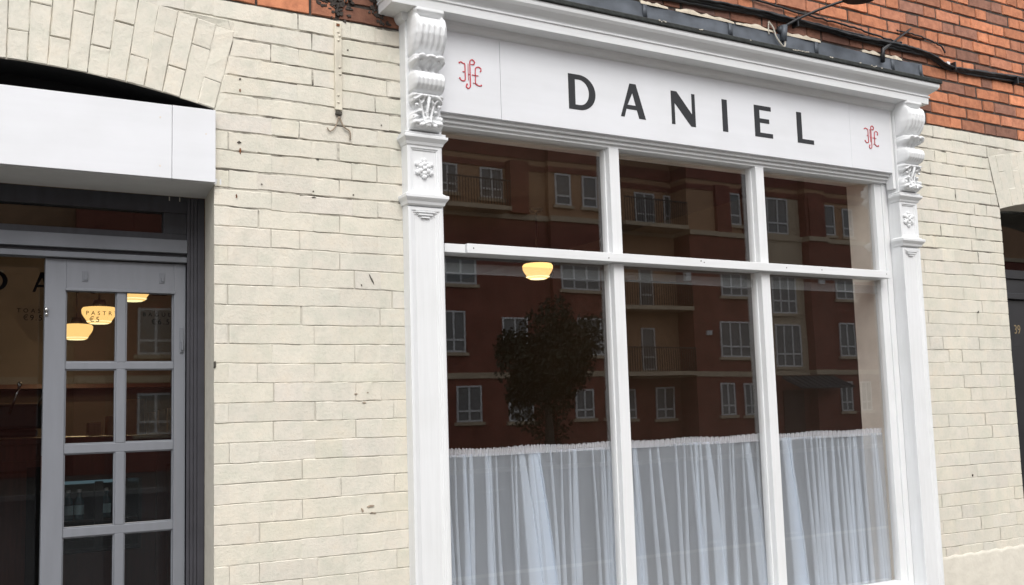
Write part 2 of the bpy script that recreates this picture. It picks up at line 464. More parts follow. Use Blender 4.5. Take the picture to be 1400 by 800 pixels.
class Field:
    def __init__(s): s.V = []; s.F = []; s.T = []; s.n = 0
    def grid(s, X, Y, Z, tint):
        a, b = X.shape
        s.V.append(np.stack([X, Y, Z], -1).reshape(-1, 3))
        i = np.arange(a * b).reshape(a, b) + s.n
        s.F.append(np.stack([i[:-1, :-1], i[1:, :-1], i[1:, 1:], i[:-1, 1:]], -1).reshape(-1, 4))
        t = np.asarray(tint, float)
        s.T.append(np.broadcast_to(t, (a * b, 3)) if t.ndim == 1 else t.reshape(-1, 3)); s.n += a * b
    def build(s, name, mat, parent, smooth=False, label=None):
        V = np.concatenate(s.V); F = np.concatenate(s.F); T = np.concatenate(s.T)
        # drop collapsed faces
        A = V[F]; ar = np.linalg.norm(np.cross(A[:, 2] - A[:, 0], A[:, 3] - A[:, 1]), axis=1)
        F = F[ar > 1e-8]
        me = bpy.data.meshes.new(name)
        me.vertices.add(len(V)); me.vertices.foreach_set('co', V.ravel())
        me.loops.add(F.size); me.loops.foreach_set('vertex_index', F.ravel().astype(np.int32))
        me.polygons.add(len(F)); me.polygons.foreach_set('loop_start', np.arange(0, F.size, 4, dtype=np.int32))
        me.polygons.foreach_set('loop_total', np.full(len(F), 4, np.int32))
        me.update(calc_edges=True); me.validate()
        at = me.attributes.new('tint', 'FLOAT_COLOR', 'POINT')
        at.data.foreach_set('color', np.concatenate([T, np.ones((len(T), 1))], 1).ravel().astype(np.float32))
        me.polygons.foreach_set('use_smooth', [bool(smooth)] * len(me.polygons))
        me.materials.append(MATS[mat])
        o = bpy.data.objects.new(name, me); COL.objects.link(o); o.parent = parent
        if label: o['label'] = label
        return o
wall = thing('brick_wall', 'terraced brick wall painted cream to fascia height with bare orange brick above', 'brick wall')
painted, bare = Field(), Field()
k0, k1 = -int((2.504 + .05) / COURSE), int((WZ1 - 2.504) / COURSE)
for k in range(k0, k1):
    za, zb = 2.504 + k * COURSE, 2.504 + (k + 1) * COURSE
    zc = (za + zb) / 2
    isp = zb < SPLIT + .01; cf = rng.uniform(.55, 1.45)
    hx = 1.1845 if k % 2 else 1.3533
    units = []
    n0 = int((WX0 - hx) / .3375) - 1
    for n in range(n0, n0 + 34):
        c = hx + n * .3375
        units.append((c - .056, c + .056)); units.append((c + .056, c + .2815))
    for a, b in units:
        jt = rng.normal(0, .003); a += jt; b += jt
        segs = [(max(a, WX0), min(b, WX1))]
        for o0, o1 in openings(zc):
            ns = []
            for p, q in segs:
                if q <= o0 or p >= o1: ns.append((p, q))
                else:
                    if p < o0 - .01: ns.append((p, o0))
                    if q > o1 + .01: ns.append((o1, q))
            segs = ns
        for p, q in segs:
            if q - p < .012: continue
            if isp:
                up = min(1, max(0, (zc - 2.1) / .5))             # joints more open high up
                g = (.0006 + .0024 * up) * cf * abs(rng.normal(1, .35)); vg = abs(rng.normal(.0008, .0006)) if rng.random() < .05 + .2 * up else 0.0
                X, Y, Z = brick_patch(p + vg, q - vg, za + g * .7, zb - g * 1.2, .0007 + .0004 * up, .0024 + .0014 * up, 2 if vg == 0 else 1)
                t = 1 + rng.normal(0, .018); tint = (t, t * (1 + rng.normal(0, .004)), t * (1 + rng.normal(0, .010)))
                fld = painted
            else:
                X, Y, Z = brick_patch(p + .0042, q - .0042, za + .0052, zb - .0052, .0009, .008)
                u_ = rng.random()
                base = np.array([.53, .205, .102]) if u_ < .62 else (np.array([.44, .18, .10]) if u_ < .85 else np.array([.31, .145, .095]))
                t = 1 + rng.normal(0, .13)
                if zc < 3.72 and 1.5 < (p + q) / 2 < 5.2: t *= .48 + .1 * rng.random(); base = base * np.array([.75, .85, 1.05])   # sooty courses along the leadwork
                elif zc < 3.80 and (p + q) / 2 > 5.2 and rng.random() < .3: t *= .8
                tint = base * t
                fld = bare
            Z = wander(X, Z)
            X2, Z2 = push_out(X, Z, RO - .004)
            Y = np.where((X2 != X) | (Z2 != Z), np.maximum(Y, .004), Y); X, Z = X2, Z2
            fld.grid(X, Y, Z, tint)
# voussoirs of the two segmental arches
ringf = Field()
for cx, sp in ARCH:
    cz = sp + RISE - RI
    nv = int(round(2 * TH * (RI + .1) / .067)); dth = 2 * TH / nv
    for i in range(nv):
        t0 = -TH + i * dth
        cuts = [0, .225, RING] if i % 2 else [0, .112, RING]
        for r0, r1 in zip(cuts[:-1], cuts[1:]):
            lk = .5 if cx < 3 else .12; vg = lk * abs(rng.normal(.0009, .0008)); g = lk * abs(rng.normal(.0018, .0010))
            w = dth * (RI + .17)
            U, Y, Vv = brick_patch(g, (r1 - r0) - g, vg, w - vg, .0006, .0036 if cx < 3 else .0016)     # u radial, v along the ring
            rr = RI + r0 + U; th = t0 + Vv / w * dth
            tt = 1 + rng.normal(0, .015)
            ringf.grid(cx + rr * np.sin(th), Y - .003, cz + rr * np.cos(th), (tt, tt, tt))
# mortar bed behind the bricks
def mortar(field, z0, z1, y, dirt):
    nx = int((WX1 - WX0) / .03)
    nz = max(2, int((z1 - z0) / .025))
    xs = np.linspace(WX0, WX1, nx); zs = np.linspace(z0, z1, nz)
    # break the sheet at every opening edge
    edges = sorted(set([WX0, WX1] + [cx + s_ * HALF for cx, _ in ARCH for s_ in (-1, 1)] + [1.72, 4.84]))
    bands = sorted(set([z0, z1] + [v for v in (ARCH[0][1], ARCH[1][1], 3.36) if z0 < v < z1]))
    for b0, b1 in zip(bands[:-1], bands[1:]):
        zs = np.linspace(b0, b1, max(2, int((b1 - b0) / .025)))
        for a0, a1 in zip(edges[:-1], edges[1:]):
            xm, zm = (a0 + a1) / 2, (b0 + b1) / 2
            if 1.72 <= xm <= 4.84 and zm < 3.36: continue
            if any(abs(xm - cx) < HALF and zm < sp for cx, sp in ARCH): continue
            xs = np.linspace(a0, a1, max(2, int((a1 - a0) / .03)))
            X, Z = np.meshgrid(xs, zs, indexing='ij')
            X2, Z2 = push_out(X, Z, RI + .0005)
            t = dirt(X, Z)
            field.grid(X2, np.full_like(X, y), Z2, np.stack([t, t, t], -1))
pm, bm_ = Field(), Field()
mortar(pm, -.05, SPLIT, .0036, lambda x, z: .14 + .30 * np.clip((z - 2.15) / .35, 0, 1) + .03 * np.sin(x * 3 + z * 5))
mortar(bm_, SPLIT, WZ1, .0065, lambda x, z: 0 * x + 1)
painted.build('painted_brickwork', 'painted_brick', wall)
ringf.build('brick_arch', 'painted_brick', wall)
bare.build('bare_brickwork', 'bare_brick', wall)
pm.build('painted_mortar', 'painted_mortar', wall, False)
bm_.build('bare_mortar', 'bare_mortar', wall, False)
core = MB()
Y0, Y1 = .012, .22
core.box(WX0, -.609, Y0, Y1, 0, 2.79); core.box(.938, 1.858, Y0, Y1, 0, 2.79); core.box(4.88, 5.765, Y0, Y1, 0, 2.78); core.box(7.285, WX1, Y0, Y1, 0, 2.78)
core.box(1.0, 1.858, Y0, Y1, 2.79, 3.2); core.box(WX0, -.70, Y0, Y1, 2.79, 3.2); core.box(4.88, 5.68, Y0, Y1, 2.78, 3.2); core.box(7.37, WX1, Y0, Y1, 2.78, 3.2)
core.box(1.858, 4.88, Y0 + .05, Y1, 2.95, 3.2)
core.box(WX0, WX1, Y0, Y1, 3.2, WZ1)
core.build('wall_core', 'bare_mortar', wall)
MB().box(WX0, WX1, .001, .22, WZ1 + .002, 7.2).build('upper_brickwork', 'terrace_brick', wall)
MB().box(WX0 - .05, WX1 + .05, -.06, .28, 7.202, 7.32).build('coping', 'granite_kerb', wall)
# reveals (painted) and arch soffits
rv = MB()
def quad(mb, a, b, c, d_): mb.add([a, b, c, d_], [(0, 1, 2, 3)])
quad(rv, (.906, .004, -.02), (.906, .004, 2.81), (.932, .27, 2.81), (.932, .27, -.02))
quad(rv, (-.606, .004, -.02), (-.606, .004, 2.81), (-.606, .27, 2.81), (-.606, .27, -.02))
quad(rv, (5.768, .004, -.02), (5.768, .004, 2.79), (5.768, .30, 2.79), (5.768, .30, -.02))
quad(rv, (7.28, .004, -.02), (7.28, .004, 2.79), (7.28, .30, 2.79), (7.28, .30, -.02))
rv.build('reveal', 'plaster_rough', wall)
def soffit(cx, sp, mat, nm, r=RI + .001):
    cz = sp + RISE - RI; s_ = MB(); n = 24; v = []; f = []
    for i in range(n + 1):
        th = -TH + 2 * TH * i / n
        for y in (.0045, .30): v.append((cx + r * math.sin(th), y, cz + r * math.cos(th)))
    for i in range(n): f.append((2 * i, 2 * i + 1, 2 * i + 3, 2 * i + 2))
    s_.add(v, f); return s_.build(nm, mat, wall, True)
soffit(*ARCH[0], 'shade_black', 'arch_soffit', RI + .001); soffit(*ARCH[1], 'reveal_plaster', 'arch_soffit', RI + .001)  # door arch soffit coloured black for the shade beneath it
# rough rendered plinth at the right and paint damage here and there
pl = MB()
n = 26; v = []; f = []
xs = np.linspace(4.93, 5.766, n)
for i, x in enumerate(xs):
    top = .72 + .004 * math.sin(i * 1.7) + .004 * random.random()
    v += [(x, -.002, -.02), (x, -.004 - .002 * random.random(), .25), (x, -.005 - .002 * random.random(), top - .02), (x, -.003, top - .004), (x, .004, top)]
for i in range(n - 1):
    for j in range(4): f.append((i * 5 + j, (i + 1) * 5 + j, (i + 1) * 5 + j + 1, i * 5 + j + 1))
pl.add(v, f).build('plinth', 'plaster_rough', wall, True)
def patch(mb, x, z, rx, rz, y=-.0035, n=11, ang=0, y1=.004):
    pts = []
    for i in range(n):
        w = 2 * math.pi * i / n; k = random.uniform(.55, 1.1)
        px, pz = rx * k * math.cos(w), rz * k * math.sin(w)
        pts.append((x + px * math.cos(ang) - pz * math.sin(ang), z + px * math.sin(ang) + pz * math.cos(ang)))
    mb.prism_y(pts, y, y1)

rust_mb, dark_mb, chip_mb = MB(), MB(), MB()
B = [(1.005, 2.90, .006, .014), (1.005, 2.655, .007, .02), (.99, 2.475, .006, .016), (1.40, 3.16, .008, .012)]
for x, z, a, b_ in B: patch(rust_mb, x, z, a * .6, b_ * .6)
for x, z, a, b_, an in [(1.005, 2.945, .007, .008, 0), (1.0, 2.69, .012, .006, .2), (1.32, 2.655, .008, .006, 0), (1.09, 2.53, .004, .005, 0), (1.30, 2.52, .004, .004, 0),
        (1.47, 2.52, .004, .005, 0), (1.30, 2.495, .012, .004, 0), (1.545, 2.17, .004, .032, .45), (1.50, 2.145, .004, .005, 0), (.907, 1.82, .006, .022, 0),
        (5.47, 2.13, .009, .011, 0), (1.47, 1.70, .010, .005, 0), (1.52, 1.705, .006, .005, 0), (1.505, 1.665, .012, .004, 0),
        (1.525, 1.25, .022, .006, .1), (1.49, 1.235, .006, .014, .5), (1.535, 1.222, .018, .004, -.2), (5.30, 1.16, .006, .010, 0), (1.60, 2.83, .004, .004, 0), (1.455, 3.135, .005, .005, 0)]:
    patch(chip_mb if 1.1 < z < 1.75 and x < 1.6 else dark_mb, x, z, a * .8, b_ * .75, ang=an)
rust_mb.build('rust_mark', 'rust', wall); dark_mb.build('paint_chip', 'dirt', wall); chip_mb.build('worn_patch', 'bare_chip', wall)

# ------------------------------------------------------------------ shopfront
shop = thing('shopfront', 'white carved timber shopfront with three tall window bays and DANIEL lettering on its fascia', 'shopfront', (3.28, 0, 0))
PF = -.06                                                           # face of the pilasters
def frame_panel(mb, x0, x1, z0, z1, y, steps):
    """sunk panel: nested rectangles stepping back into the wood"""
    loops = []
    for ins, dy in steps:
        loops.append([(x0 + ins, y + dy, z0 + ins), (x1 - ins, y + dy, z0 + ins), (x1 - ins, y + dy, z1 - ins), (x0 + ins, y + dy, z1 - ins)])
    v = [p for l in loops for p in l]; f = []
    for i in range(len(loops) - 1):
        for k in range(4): f.append((4 * i + k, 4 * i + (k + 1) % 4, 4 * i + 4 + (k + 1) % 4, 4 * i + 4 + k))
    e = 4 * (len(loops) - 1); f.append((e, e + 1, e + 2, e + 3))
    mb.add(v, f)
def cap_mould(mb, x0, x1, za, zb, prof):
    """moulding wrapped round the front and both sides; prof = (projection, t) bottom to top"""
    v = []; f = []
    for p, t in prof:
        z = za + (zb - za) * t
        v += [(x0 - p * .8, .0, z), (x0 - p * .8, PF - p, z), (x1 + p * .8, PF - p, z), (x1 + p * .8, .0, z)]
    n = len(prof)
    for i in range(n - 1):
        for k in range(3): f.append((4 * i + k, 4 * i + k + 1, 4 * i + 5 + k, 4 * i + 4 + k))
    f.append((0, 1, 2, 3)); e = 4 * (n - 1); f.append((e, e + 1, e + 2, e + 3))
    mb.add(v, f)
def smooth01(a, b_, x): 
    t = np.clip((x - a) / (b_ - a), 0, 1); return t * t * (3 - 2 * t)
def corbel_mb(xc, w):
    P = [(3.318, .118), (3.300, .122), (3.296, .104), (3.284, .104), (3.278, .122), (3.262, .136), (3.235, .146), (3.20, .142), (3.165, .122), (3.14, .098), (3.122, .062),
         (3.116, .100), (3.106, .104), (3.092, .088), (3.072, .046), (3.056, .044), (3.050, .078), (3.036, .102), (3.012, .114), (2.988, .106), (2.968, .082), (2.957, .046),
         (2.952, .080), (2.944, .086), (2.925, .054), (2.895, .036), (2.865, .036), (2.842, .058), (2.826, .064), (2.812, .052), (2.806, .024)]
    P = [(a, b_ * .76) for a, b_ in P[::-1]]
    zs = np.linspace(2.806, 3.318, 150); ps = np.interp(zs, [a for a, _ in P], [b_ for _, b_ in P])
    ker = np.array([1, 2, 1]) / 4; ps[1:-1] = np.convolve(ps, ker, 'valid')
    us = np.linspace(-1, 1, 41)
    Uu, Zz = np.meshgrid(us, zs, indexing='ij'); Pp = np.broadcast_to(ps, Uu.shape).copy()
    m = smooth01(3.125, 3.15, Zz) * (1 - smooth01(3.215, 3.25, Zz)); Pp += m * .005 * np.cos(Uu * math.pi * 5.5)          # reeds
    m = smooth01(3.258, 3.275, Zz) * (1 - smooth01(3.285, 3.29, Zz)); Pp -= m * .012 * (np.abs(Uu) < .72)
    # scalloped lip of the middle leaf, spreading veins below it
    lip = 3.094 + .018 * np.abs(np.cos(Uu * math.pi * 1.6)) - .012 * Uu ** 2
    Pp += .020 * smooth01(-.006, .0, Zz - lip + .01) * (1 - smooth01(.012, .02, Zz - lip + .004))
    m = smooth01(3.045, 3.06, Zz) * (1 - smooth01(3.085, 3.10, Zz)); fan = np.arctan2(Uu * w / 2, Zz - 3.02)
    Pp += m * .007 * np.cos(fan * 9)
    m = smooth01(2.965, 2.98, Zz) * (1 - smooth01(3.03, 3.045, Zz)); Pp += m * .0022 * np.cos(Uu * math.pi * 7)
    # lower acanthus: a centre stem, pierced side lobes curling at the foot
    m = smooth01(2.815, 2.83, Zz) * (1 - smooth01(2.93, 2.948, Zz)); fan = np.arctan2(Uu * w / 2, 2.97 - Zz)
    Pp += m * (.010 * np.cos(fan * 13) + .006 * np.sin(Zz * 260 + np.abs(Uu) * 9))
    wid = 1 - .22 * np.exp(-((Zz - 2.895) / .020) ** 2) - .14 * np.exp(-((Zz - 3.062) / .016) ** 2) - .10 * np.exp(-((Zz - 2.962) / .006) ** 2) - .10 * np.exp(-((Zz - 3.12) / .006) ** 2)
    X = xc + Uu * w / 2 * wid
    edge = smooth01(.86, 1.0, np.abs(Uu)); Pp = Pp - .012 * edge
    Pp = np.maximum(Pp, .008)
    a, b_ = X.shape
    V = np.stack([X, PF - Pp, Zz], -1).reshape(-1, 3).tolist()
    F = [(i * b_ + j, (i + 1) * b_ + j, (i + 1) * b_ + j + 1, i * b_ + j + 1) for i in range(a - 1) for j in range(b_ - 1)]
    mb = MB().add(V, F)
    for i in (0, a - 1):                                            # sides back to the board
        v = []; f = []
        for j in range(b_): v += [tuple(V[i * b_ + j]), (V[i * b_ + j][0], PF + .001, V[i * b_ + j][2])]
        for j in range(b_ - 1): f.append((2 * j, 2 * j + 1, 2 * j + 3, 2 * j + 2))
        mb.add(v, f)
    t = [tuple(V[i * b_ + b_ - 1]) for i in range(a)]; mb.add(t + [(x, PF + .001, z) for x, y, z in t], [(i, i + 1, a + i + 1, a + i) for i in range(a - 1)])
    t = [tuple(V[i * b_]) for i in range(a)]; mb.add(t + [(x, PF + .001, z) for x, y, z in t], [(i, i + 1, a + i + 1, a + i) for i in range(a - 1)])
    return mb
def corbel_detail(xc):
    d_ = MB()
    for s_ in (-1, 1):                                              # spiral eyes and curled leaf tips
        for k, (u_, z, r_) in enumerate([(.048, 2.832, .0135), (.060, 2.855, .010), (.034, 2.822, .010), (.052, 2.905, .009), (.060, 2.93, .009), (.036, 2.88, .008)]):
            d_.blob((xc + s_ * u_, PF - .042 - .004 * (z > 2.87), z), (r_, r_ * .9, r_ * .8), 8, 6)
        d_.tube(catmull([(xc + s_ * .012, PF - .045, 2.83), (xc + s_ * .020, PF - .036, 2.87), (xc + s_ * .032, PF - .042, 2.915), (xc + s_ * .052, PF - .054, 2.935)], 4), .0055, 6)
        for k in range(3):
            d_.blob((xc + s_ * (.02 + .02 * k), PF - .078 + .005 * k, 3.100 - .006 * k), (.009, .008, .008), 8, 6)
    d_.tube([(xc, PF - .046, 2.82), (xc, PF - .034, 2.88), (xc, PF - .062, 2.94)], .007, 6)
    d_.blob((xc, PF - .047, 2.823), (.014, .012, .012), 8, 6)
    return d_
def rosette_mb(xc, zc, y):
    r_ = MB(); r_.blob((xc, y - .006, zc), (.011, .012, .011), 10, 6)
    for k in range(6):
        w = math.pi / 2 + k * math.pi / 3
        for rad, a, b_, t in ((.020, .014, .012, .011), (.035, .013, .012, .009)):
            cx, cz = xc + rad * math.cos(w), zc + rad * math.sin(w)
            r_.blob((cx, y - .003, cz), (a, t, b_), 8, 6)
        w += math.pi / 6
        r_.blob((xc + .030 * math.cos(w), y - .001, zc + .030 * math.sin(w)), (.007, .006, .007), 8, 5)
    return r_
for side, (xa, xb) in (('left', (1.69, 1.85)), ('right', (4.755, 4.905))):
    xc = (xa + xb) / 2
    pil = MB()
    pil.box(xa, xb, PF + .012, .0295 if side == 'right' else .004, .10, 3.31)
    # shaft: long sunk panel with stepped bead
    for (za, zb, steps) in ((.26, 2.478, [(0, .012), (0, 0), (.014, 0), (.017, .004), (.022, .004), (.025, .0075), (.030, .0075), (.033, .011)]),):
        frame_panel(pil, xa, xb, za, zb, PF, steps)
    frame_panel(pil, xa, xb, 2.528, 2.748, PF, [(0, .012), (0, 0), (.016, 0), (.018, .005), (.023, .005), (.025, .010)])
    if side == 'right': pil.box(4.7315, 4.754, -.046, .003, 2.82, 3.285)
    pil.box(xa, xb, PF, PF + .012, 2.80, 3.31)
    pil.box(xa - .012, xb + .012, PF - .015, .003, 0, .25)
    po = pil.build('pilaster', 'white_paint_upright', shop, bevel=.0015)
    ml = MB()
    cap_mould(ml, xa, xb, 2.742, 2.802, [(0, 0), (.006, .08), (.010, .25), (.022, .45), (.026, .52), (.026, .70), (.016, .76), (.018, .90), (.004, 1)])
    ml.build('capital', 'white_paint_level', po, bevel=.001); ml = MB()
    cap_mould(ml, xa, xb, 2.484, 2.540, [(0, 0), (.008, .1), (.012, .3), (.022, .5), (.025, .58), (.025, .80), (.014, .86), (.003, 1)])
    ml.build('necking', 'white_paint_level', po, bevel=.001)
    # the little stepped tongue at the head of the shaft
    tg = MB()
    for i, hw in enumerate((.044, .033, .020)):
        z = 2.462 - i * .0115
        tg.box(xc - hw, xc + hw, PF - .002 + .0015 * i, PF + .014, z - .0055, z)
    tg.build('tongue', 'white_paint_level', po)
    corbel_mb(xc, .142).build('corbel', 'white_paint_plaster', po, True)
    corbel_detail(xc).build('acanthus', 'white_paint_plaster', po, True)
    rosette_mb(xc, 2.647, PF + .008).build('rosette', 'white_paint_plaster', po, True)

# cornice, with its lead covering
def moulded(mb, prof, xl, xr, y_wall=.0):
    """prof of (y, z); ends mitred back to the wall by the same projection"""
    v = []; f = []
    for y, z in prof:
        p = -y
        v += [(xl - p, y_wall, z), (xl - p, y, z), (xr + p, y, z), (xr + p, y_wall, z)]
    n = len(prof)
    for i in range(n - 1):
        for k in range(3): f.append((4 * i + k, 4 * i + k + 1, 4 * i + 5 + k, 4 * i + 4 + k))
    f.append((0, 1, 2, 3)); e = 4 * (n - 1); f.append((e, e + 1, e + 2, e + 3))
    mb.add(v, f)
XL, XR = 1.745, 4.805
corn = MB()
moulded(corn, [(-.048, 3.276), (-.066, 3.284), (-.074, 3.296), (-.080, 3.313), (-.150, 3.315), (-.152, 3.352), (-.158, 3.354), (-.158, 3.361), (-.150, 3.363), (-.152, 3.368), (-.160, 3.376), (-.172, 3.384), (-.186, 3.394), (-.196, 3.406), (-.198, 3.416), (-.198, 3.428)], XL, XR)
co = corn.build('cornice', 'white_paint_level', shop, bevel=.0012)
ld = MB()
moulded(ld, [(-.197, 3.429), (-.207, 3.429), (-.209, 3.432), (-.209, 3.447), (-.204, 3.452), (-.02, 3.532), (-.012, 3.536)], XL, XR)
lo = ld.build('lead_capping', 'lead_edge', co)
up = MB()
x = 1.72
while x < 5.06:                                                     # upstand in lapped lengths, a little wavy
    x2 = min(5.085, x + random.uniform(.55, .8))
    n = 10; v = []; f = []
    for i in range(n + 1):
        xx = x + (x2 + .02 - x) * i / n
        wz = .004 * math.sin(xx * 9) + random.uniform(-.0015, .0015); wy = .003 * math.sin(xx * 23)
        v += [(xx, -.024 + wy, 3.528), (xx, -.014 + wy * .6, 3.56), (xx, -.012 + wy, 3.618 + wz), (xx, .004, 3.622 + wz)]
    for i in range(n):
        for j in range(3): f.append((4 * i + j, 4 * i + 4 + j, 4 * i + 5 + j, 4 * i + 1 + j))
    up.add(v, f); up.box(x2 - .012, x2 + .012, -.021, -.010, 3.545, 3.612); x = x2
up.build('lead_flashing', 'lead', co, True)
mo = MB()
x = 2.0
while x < 5.05:
    x2 = min(5.07, x + random.uniform(.12, .5))
    if random.random() < .78:
        n = 9; v = []; f = []
        for i in range(n + 1):
            xx = x + (x2 - x) * i / n; h = random.uniform(.010, .030) * (1 if 0 < i < n else .4)
            v += [(xx, -.016, 3.616), (xx, -.013 - .004 * random.random(), 3.622 + h * .5), (xx, .001, 3.622 + h)]
        for i in range(n):
            for j in range(2): f.append((3 * i + j, 3 * i + 3 + j, 3 * i + 4 + j, 3 * i + 1 + j))
        mo.add(v, f)
    x = x2 + random.uniform(0, .08)
mo.build('pointing', 'old_mortar', co, True)
sp_ = MB()
for x, w_ in [(3.53, .012), (3.83, .09), (3.9, .05), (4.33, .018), (4.42, .05), (2.95, .05), (3.2, .035), (4.50, .014), (4.1, .03)]:
    for q in range(max(1, int(w_ / .012))): patch(sp_, x + q * .012, 3.4455 + random.uniform(-.003, .004), random.uniform(.004, .009), random.uniform(.002, .0045), -.2112, 9, 0, -.205)
sp_.build('paint_splash', 'wire_white', co)

# fascia with lettering and the red monograms
FY = -.05
fa = MB(); fa.box(2.158, 4.398, FY, -.012, 2.909, 3.285); fa.box(1.851, 2.1565, FY + .0006, -.012, 2.9095, 3.285); fa.box(4.3995, 4.730, FY + .0006, -.012, 2.9095, 3.285)
fo = fa.build('fascia', 'sign_white', shop, bevel=.0012)
def letter(ch, x0, x1, z0=3.007, z1=3.1765):
    w = x1 - x0; h = z1 - z0; st = .037; th = .0235
    if ch == 'D':
        def ell(cx, rx, rz, n=22): return [(cx + rx * math.sin(math.pi * i / n), (z0 + z1) / 2 + rz * math.cos(math.pi * i / n)) for i in range(n + 1)]
        o = [(x0, z0), (x0, z1)] + ell(x0 + w * .40, w * .60, h / 2)
        i_ = [(x0 + st, z0 + th), (x0 + st, z1 - th)] + ell(x0 + w * .40, w * .60 - st, h / 2 - th)
        return [o, i_]
    if ch == 'A':
        ax = x0 + w * .50
        return [[(x0, z0), (ax - .016, z1), (ax + .021, z1), (x1, z0), (x1 - .040, z0), (x1 - .040 - w * .085, z0 + h * .24), (x0 + .021 + w * .095, z0 + h * .24), (x0 + .022, z0)],
                [(x0 + .021 + w * .145, z0 + h * .365), (x1 - .040 - w * .125, z0 + h * .365), (ax - .0015, z1 - .046)]]
    if ch == 'N':
        t = .021
        return [[(x0, z0), (x0, z1), (x0 + .036, z1), (x1 - t, z0 + .062), (x1 - t, z1), (x1, z1), (x1, z0), (x1 - .030, z0), (x0 + t, z1 - .060), (x0 + t, z0)]]
    if ch == 'I': return [[(x0, z0), (x0, z1), (x1, z1), (x1, z0)]]
    if ch == 'E':
        m = (z0 + z1) / 2 + .004
        return [[(x0, z0), (x0, z1), (x1 - .006, z1), (x1 - .006, z1 - th), (x0 + st, z1 - th), (x0 + st, m + th / 2), (x1 - .022, m + th / 2), (x1 - .022, m - th / 2), (x0 + st, m - th / 2), (x0 + st, z0 + th), (x1, z0 + th), (x1, z0)]]
    if ch == 'L': return [[(x0, z0), (x0, z1), (x0 + st, z1), (x0 + st, z0 + th), (x1, z0 + th), (x1, z0)]]
for ch, a, b_ in (('D', 2.520, 2.672), ('A', 2.816, 2.966), ('N', 3.128, 3.280), ('I', 3.459, 3.494), ('E', 3.680, 3.806), ('L', 3.986, 4.108)):
    v, f = curve_fill(letter(ch, a, b_), FY - .0014, .0016)
    MB().add(v, f).build('letter', 'black_letter', fo, label='black letter ' + ch)
def ribbon(mb, pts, w):
    pts = [Vector((p[0], p[1], 0)) for p in pts]; pts = catmull(pts, 6) if len(pts) > 2 else pts
    L, Rr = [], []
    for i, p in enumerate(pts):
        t = (pts[min(i + 1, len(pts) - 1)] - pts[max(i - 1, 0)]).normalized(); n = Vector((-t.y, t.x, 0))
        ww = w[0] + (w[1] - w[0]) * i / (len(pts) - 1) if isinstance(w, tuple) else w
        L.append(p + n * ww / 2); Rr.append(p - n * ww / 2)
    m = len(pts); v = [(p.x, FY - .0022, p.y) for p in L + Rr] + [(p.x, FY - .0004, p.y) for p in L + Rr]
    f = []
    for i in range(m - 1):
        f.append((i, i + 1, m + i + 1, m + i)); f.append((i, i + 1, 2 * m + i + 1, 2 * m + i)); f.append((m + i, m + i + 1, 3 * m + i + 1, 3 * m + i))
    mb.add(v, f)
def monogram(cx, cz):
    mb = MB(); k = .000335; q = .00029
    def T(p): return (cx + (p[0] - 250) * k, cz - (p[1] - 450) * q)
    strokes = [([(308, 300), (322, 262), (290, 228), (258, 248), (252, 300), (252, 450), (252, 600), (250, 655), (222, 685), (190, 665), (203, 625)], 21),
               ([(262, 300), (300, 306), (318, 292)], 11),
               ([(96, 300), (122, 290), (150, 305), (176, 318), (178, 440), (176, 560), (150, 578), (120, 574), (96, 545)], 19),
               ([(178, 438), (140, 436)], 15),
               ([(412, 392), (414, 350), (380, 328), (340, 345), (330, 400), (330, 470), (330, 585), (350, 612), (385, 622), (418, 612)], 19),
               ([(278, 466), (330, 466), (375, 468)], 14), ([(225, 300), (225, 450), (228, 560)], 9), ([(290, 590), (330, 596), (356, 598)], 10),
               ([(222, 466), (244, 466)], 10)]
    for pts, w in strokes: ribbon(mb, [T(p) for p in pts], w * k * .72)
    for p in ((306, 296), (204, 622), (98, 304), (97, 543), (411, 388), (416, 612)):
        x, z = T(p); patch(mb, x, z, .0048, .0048, FY - .0021, 10)
    mb.build('monogram', 'red_letter', fo, label='red curled monogram of three strokes')
monogram(2.003, 3.098); monogram(4.567, 3.104)

# window frame: head, jambs, mullions, rail, cill
hd = MB()
hd.box(1.851, 4.753, -.030, .0, 2.893, 2.914); hd.box(1.851, 4.753, -.012, .02, 2.876, 2.8925); hd.box(1.851, 4.753, .003, .075, 2.862, 2.95)
hd.build('window_head', 'white_paint_level', shop, bevel=.002)
jb = MB(); jb.box(1.851, 1.872, -.02, .075, .56, 2.8615); jb.box(1.872, 1.89, .03, .075, .56, 2.8612); jb.build('jamb', 'white_paint_upright', shop, bevel=.002)
jb = MB(); jb.box(4.660, 4.87, .030, .075, .56, 2.8615); jb.box(4.712, 4.753, .020, .0305, .56, 2.861); jb.build('jamb', 'white_paint_upright', shop, bevel=.002)
for a in (2.774, 3.716):
    m = MB()
    m.box(a, a + .057, .0, .075, 2.343, 2.8618); m.box(a - .006, a + .063, .034, .074, 2.343, 2.8619)
    m.box(a, a + .059, .0, .075, .62, 2.2985); m.box(a - .006, a + .065, .034, .074, .62, 2.2988)
    m.build('mullion', 'white_paint_upright', shop, bevel=.002)
r_ = MB(); r_.box(1.975, 4.668, -.038, .072, 2.2995, 2.341); r_.box(1.873, 1.973, -.024, .072, 2.3, 2.338)
ro = r_.build('rail', 'white_paint_level', shop, bevel=.002)
nl = MB()
for x in (2.005, 2.72, 3.28, 3.30, 3.86, 4.12, 4.63): patch(nl, x, 2.322 + random.uniform(-.008, .008), .0035, .0035, -.0392, 8)
nl.build('nail_head', 'dirt', ro)
ci = MB(); ci.box(1.873, 4.659, -.03, .075, .565, .6195); ci.box(1.851, 4.753, -.10, .074, .50, .5645); ci.build('cill', 'white_paint_level', shop, bevel=.003)
sr = MB()
